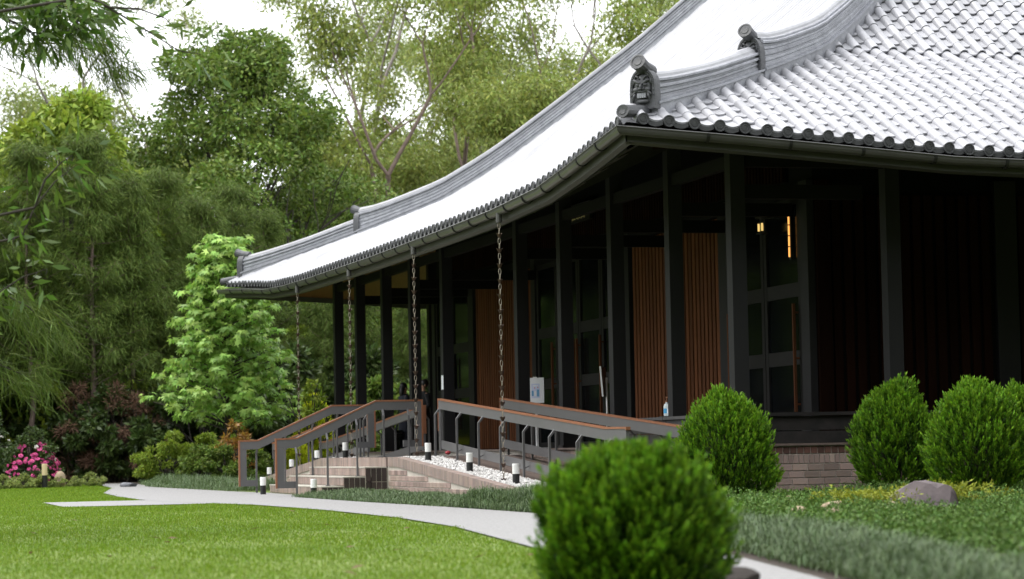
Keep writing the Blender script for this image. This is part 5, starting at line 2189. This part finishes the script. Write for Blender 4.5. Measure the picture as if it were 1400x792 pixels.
# ---------------- trees outside the frame whose branches reach in at the upper left
def near_tree(name, label, base, branches, kind, seed):
    rng = np.random.default_rng(seed)
    FZ = 1.5
    mv = lambda p: tuple(np.array(CAMP) + (np.array(p) - np.array(CAMP)) * FZ)
    branches = [([mv(p) for p in pts], n_) for pts, n_ in branches]
    T = thing(name, label, 'tree', base)
    bx_ = np.array(base)
    wood = [([np.array([0, 0, -.2]), np.array([-.05, .05, 2.0]), np.array([.02, 0, 4.2]), np.array([0, .1, 6.5]), np.array([-.1, 0, 8.5])], [.16, .14, .12, .08, .03])]
    C, D = [], []
    extra = []
    for q in range(22):
        a = rng.uniform(1.75, 4.5)
        z0 = 3.2 + 5.3 * q / 22
        ln = rng.uniform(1.0, 2.0) * (1.2 - .06 * q * .5)
        d_ = np.array([math.cos(a), math.sin(a), .25])
        st_q = bx_ + np.array([0, 0, z0])
        extra.append(([tuple(st_q + d_ * ln * t + np.array([0, 0, -.12 * t * t * ln]) + rng.normal(0, .05, 3)) for t in (.35, .6, .8, 1.0)], 110 if kind == 'leaf' else 420))
    for pts, nleaf in branches + extra:
        P = [np.array(p) - bx_ for p in pts]
        # start from the trunk
        st = np.array([0, 0, min(max(P[0][2] - .6, 1.0), 7.5)])
        mid = st * .5 + P[0] * .5 + np.array([rng.normal(0, .08), rng.normal(0, .08), .12])
        poly = [st, mid] + P
        wood.append((poly, list(np.linspace(.022, .004, len(poly)))))
        seg = np.array([mid] + P)
        for _ in range(nleaf):
            t = rng.uniform(0, len(seg) - 1.001) if rng.uniform() < .85 else len(seg) - 1.001
            i = int(t)
            q = seg[i] + (seg[i + 1] - seg[i]) * (t - i)
            if kind == 'leaf':
                tw = rng.normal(0, 1, 3) * np.array([.15, .15, .11])
                e = q + tw
                C.append(e)
                dr = unit(tw * 3 + np.array([.25, 0, -.35]) + rng.normal(0, .35, 3))
                D.append(dr)
            else:
                tw = rng.normal(0, 1, 3) * np.array([.15, .15, .10])
                C.append(q + tw)
                D.append(unit(np.array([.35, 0, -.75]) + rng.normal(0, .45, 3)))
        if kind == 'leaf':
            for _ in range(max(3, nleaf // 9)):
                t = rng.uniform(0, len(seg) - 1.001)
                i = int(t)
                q = seg[i] + (seg[i + 1] - seg[i]) * (t - i)
                wood.append(([q, q + rng.normal(0, .05, 3), q + rng.normal(0, .12, 3) + [0.03, 0, -.05]], [.006, .004, .002]))
    wm = wood_mesh('trunk', wood, 6, .0022)
    link('trunk', wm, 'bark_dark', T)
    if kind == 'leaf':
        V, F = leaf_cards(rng, np.array(C), np.array(D), .20, .050, .3)
        link('foliage', raw_mesh('foliage', V, F), 'near_leaf', T)
    else:
        V, F = leaf_cards(rng, np.array(C), np.array(D), .34, .009, .3)
        link('foliage', raw_mesh('foliage', V, F), 'sheoak', T)


near_tree('overhanging_tree', 'dark leaved tree whose long leafy branches hang over the lawn', (-10.6, -4.1, .79), [
    ([(-9.67, -13.28, 5.02), (-9.37, -13.35, 4.80), (-9.14, -13.41, 4.67), (-8.94, -13.46, 4.64), (-8.78, -13.51, 4.79)], 560),
    ([(-9.75, -13.1, 5.3), (-9.40, -13.2, 5.0), (-9.1, -13.4, 4.9), (-8.9, -13.5, 4.85)], 520),
    ([(-9.11, -13.96, 5.02), (-8.81, -14.03, 4.83), (-8.59, -14.08, 4.70), (-8.39, -14.13, 4.57), (-8.20, -14.18, 4.44), (-8.05, -14.22, 4.41)], 60),
    ([(-8.81, -14.03, 4.83), (-8.66, -14.07, 4.75), (-8.47, -14.12, 4.74), (-8.29, -14.16, 4.67), (-8.22, -14.18, 4.59)], 26),
    ([(-9.64, -14.20, 3.07), (-9.42, -14.27, 3.09), (-9.30, -14.30, 3.12), (-9.22, -14.34, 3.31), (-9.09, -14.38, 3.48), (-8.94, -14.43, 3.60)], 75),
    ([(-9.22, -14.34, 3.31), (-9.15, -14.36, 3.5), (-9.04, -14.4, 3.62), (-8.97, -14.43, 3.66)], 44),
    ([(-9.64, -14.17, 2.54), (-9.45, -14.24, 2.74), (-9.30, -14.28, 2.84), (-9.18, -14.32, 2.88)], 50)], 'leaf', 3)
near_tree('overhanging_she_oak', 'she oak whose fine needle sprays hang into view beside the lawn', (-10.9, -1.8, .79), [
    ([(-9.58, -11.74, 5.01), (-9.14, -11.86, 4.83), (-8.81, -11.95, 4.83), (-8.48, -12.04, 4.76), (-8.35, -12.06, 4.62)], 1700),
    ([(-9.5, -11.9, 5.3), (-9.0, -12.0, 5.15), (-8.7, -12.0, 4.95), (-8.5, -12.05, 4.9)], 1200),
    ([(-9.64, -12.63, 2.95), (-9.33, -12.71, 2.84), (-9.12, -12.76, 2.72), (-8.97, -12.80, 2.56)], 800),
    ([(-9.65, -12.60, 2.41), (-9.33, -12.68, 2.30), (-9.07, -12.74, 2.18)], 700)], 'needle', 4)
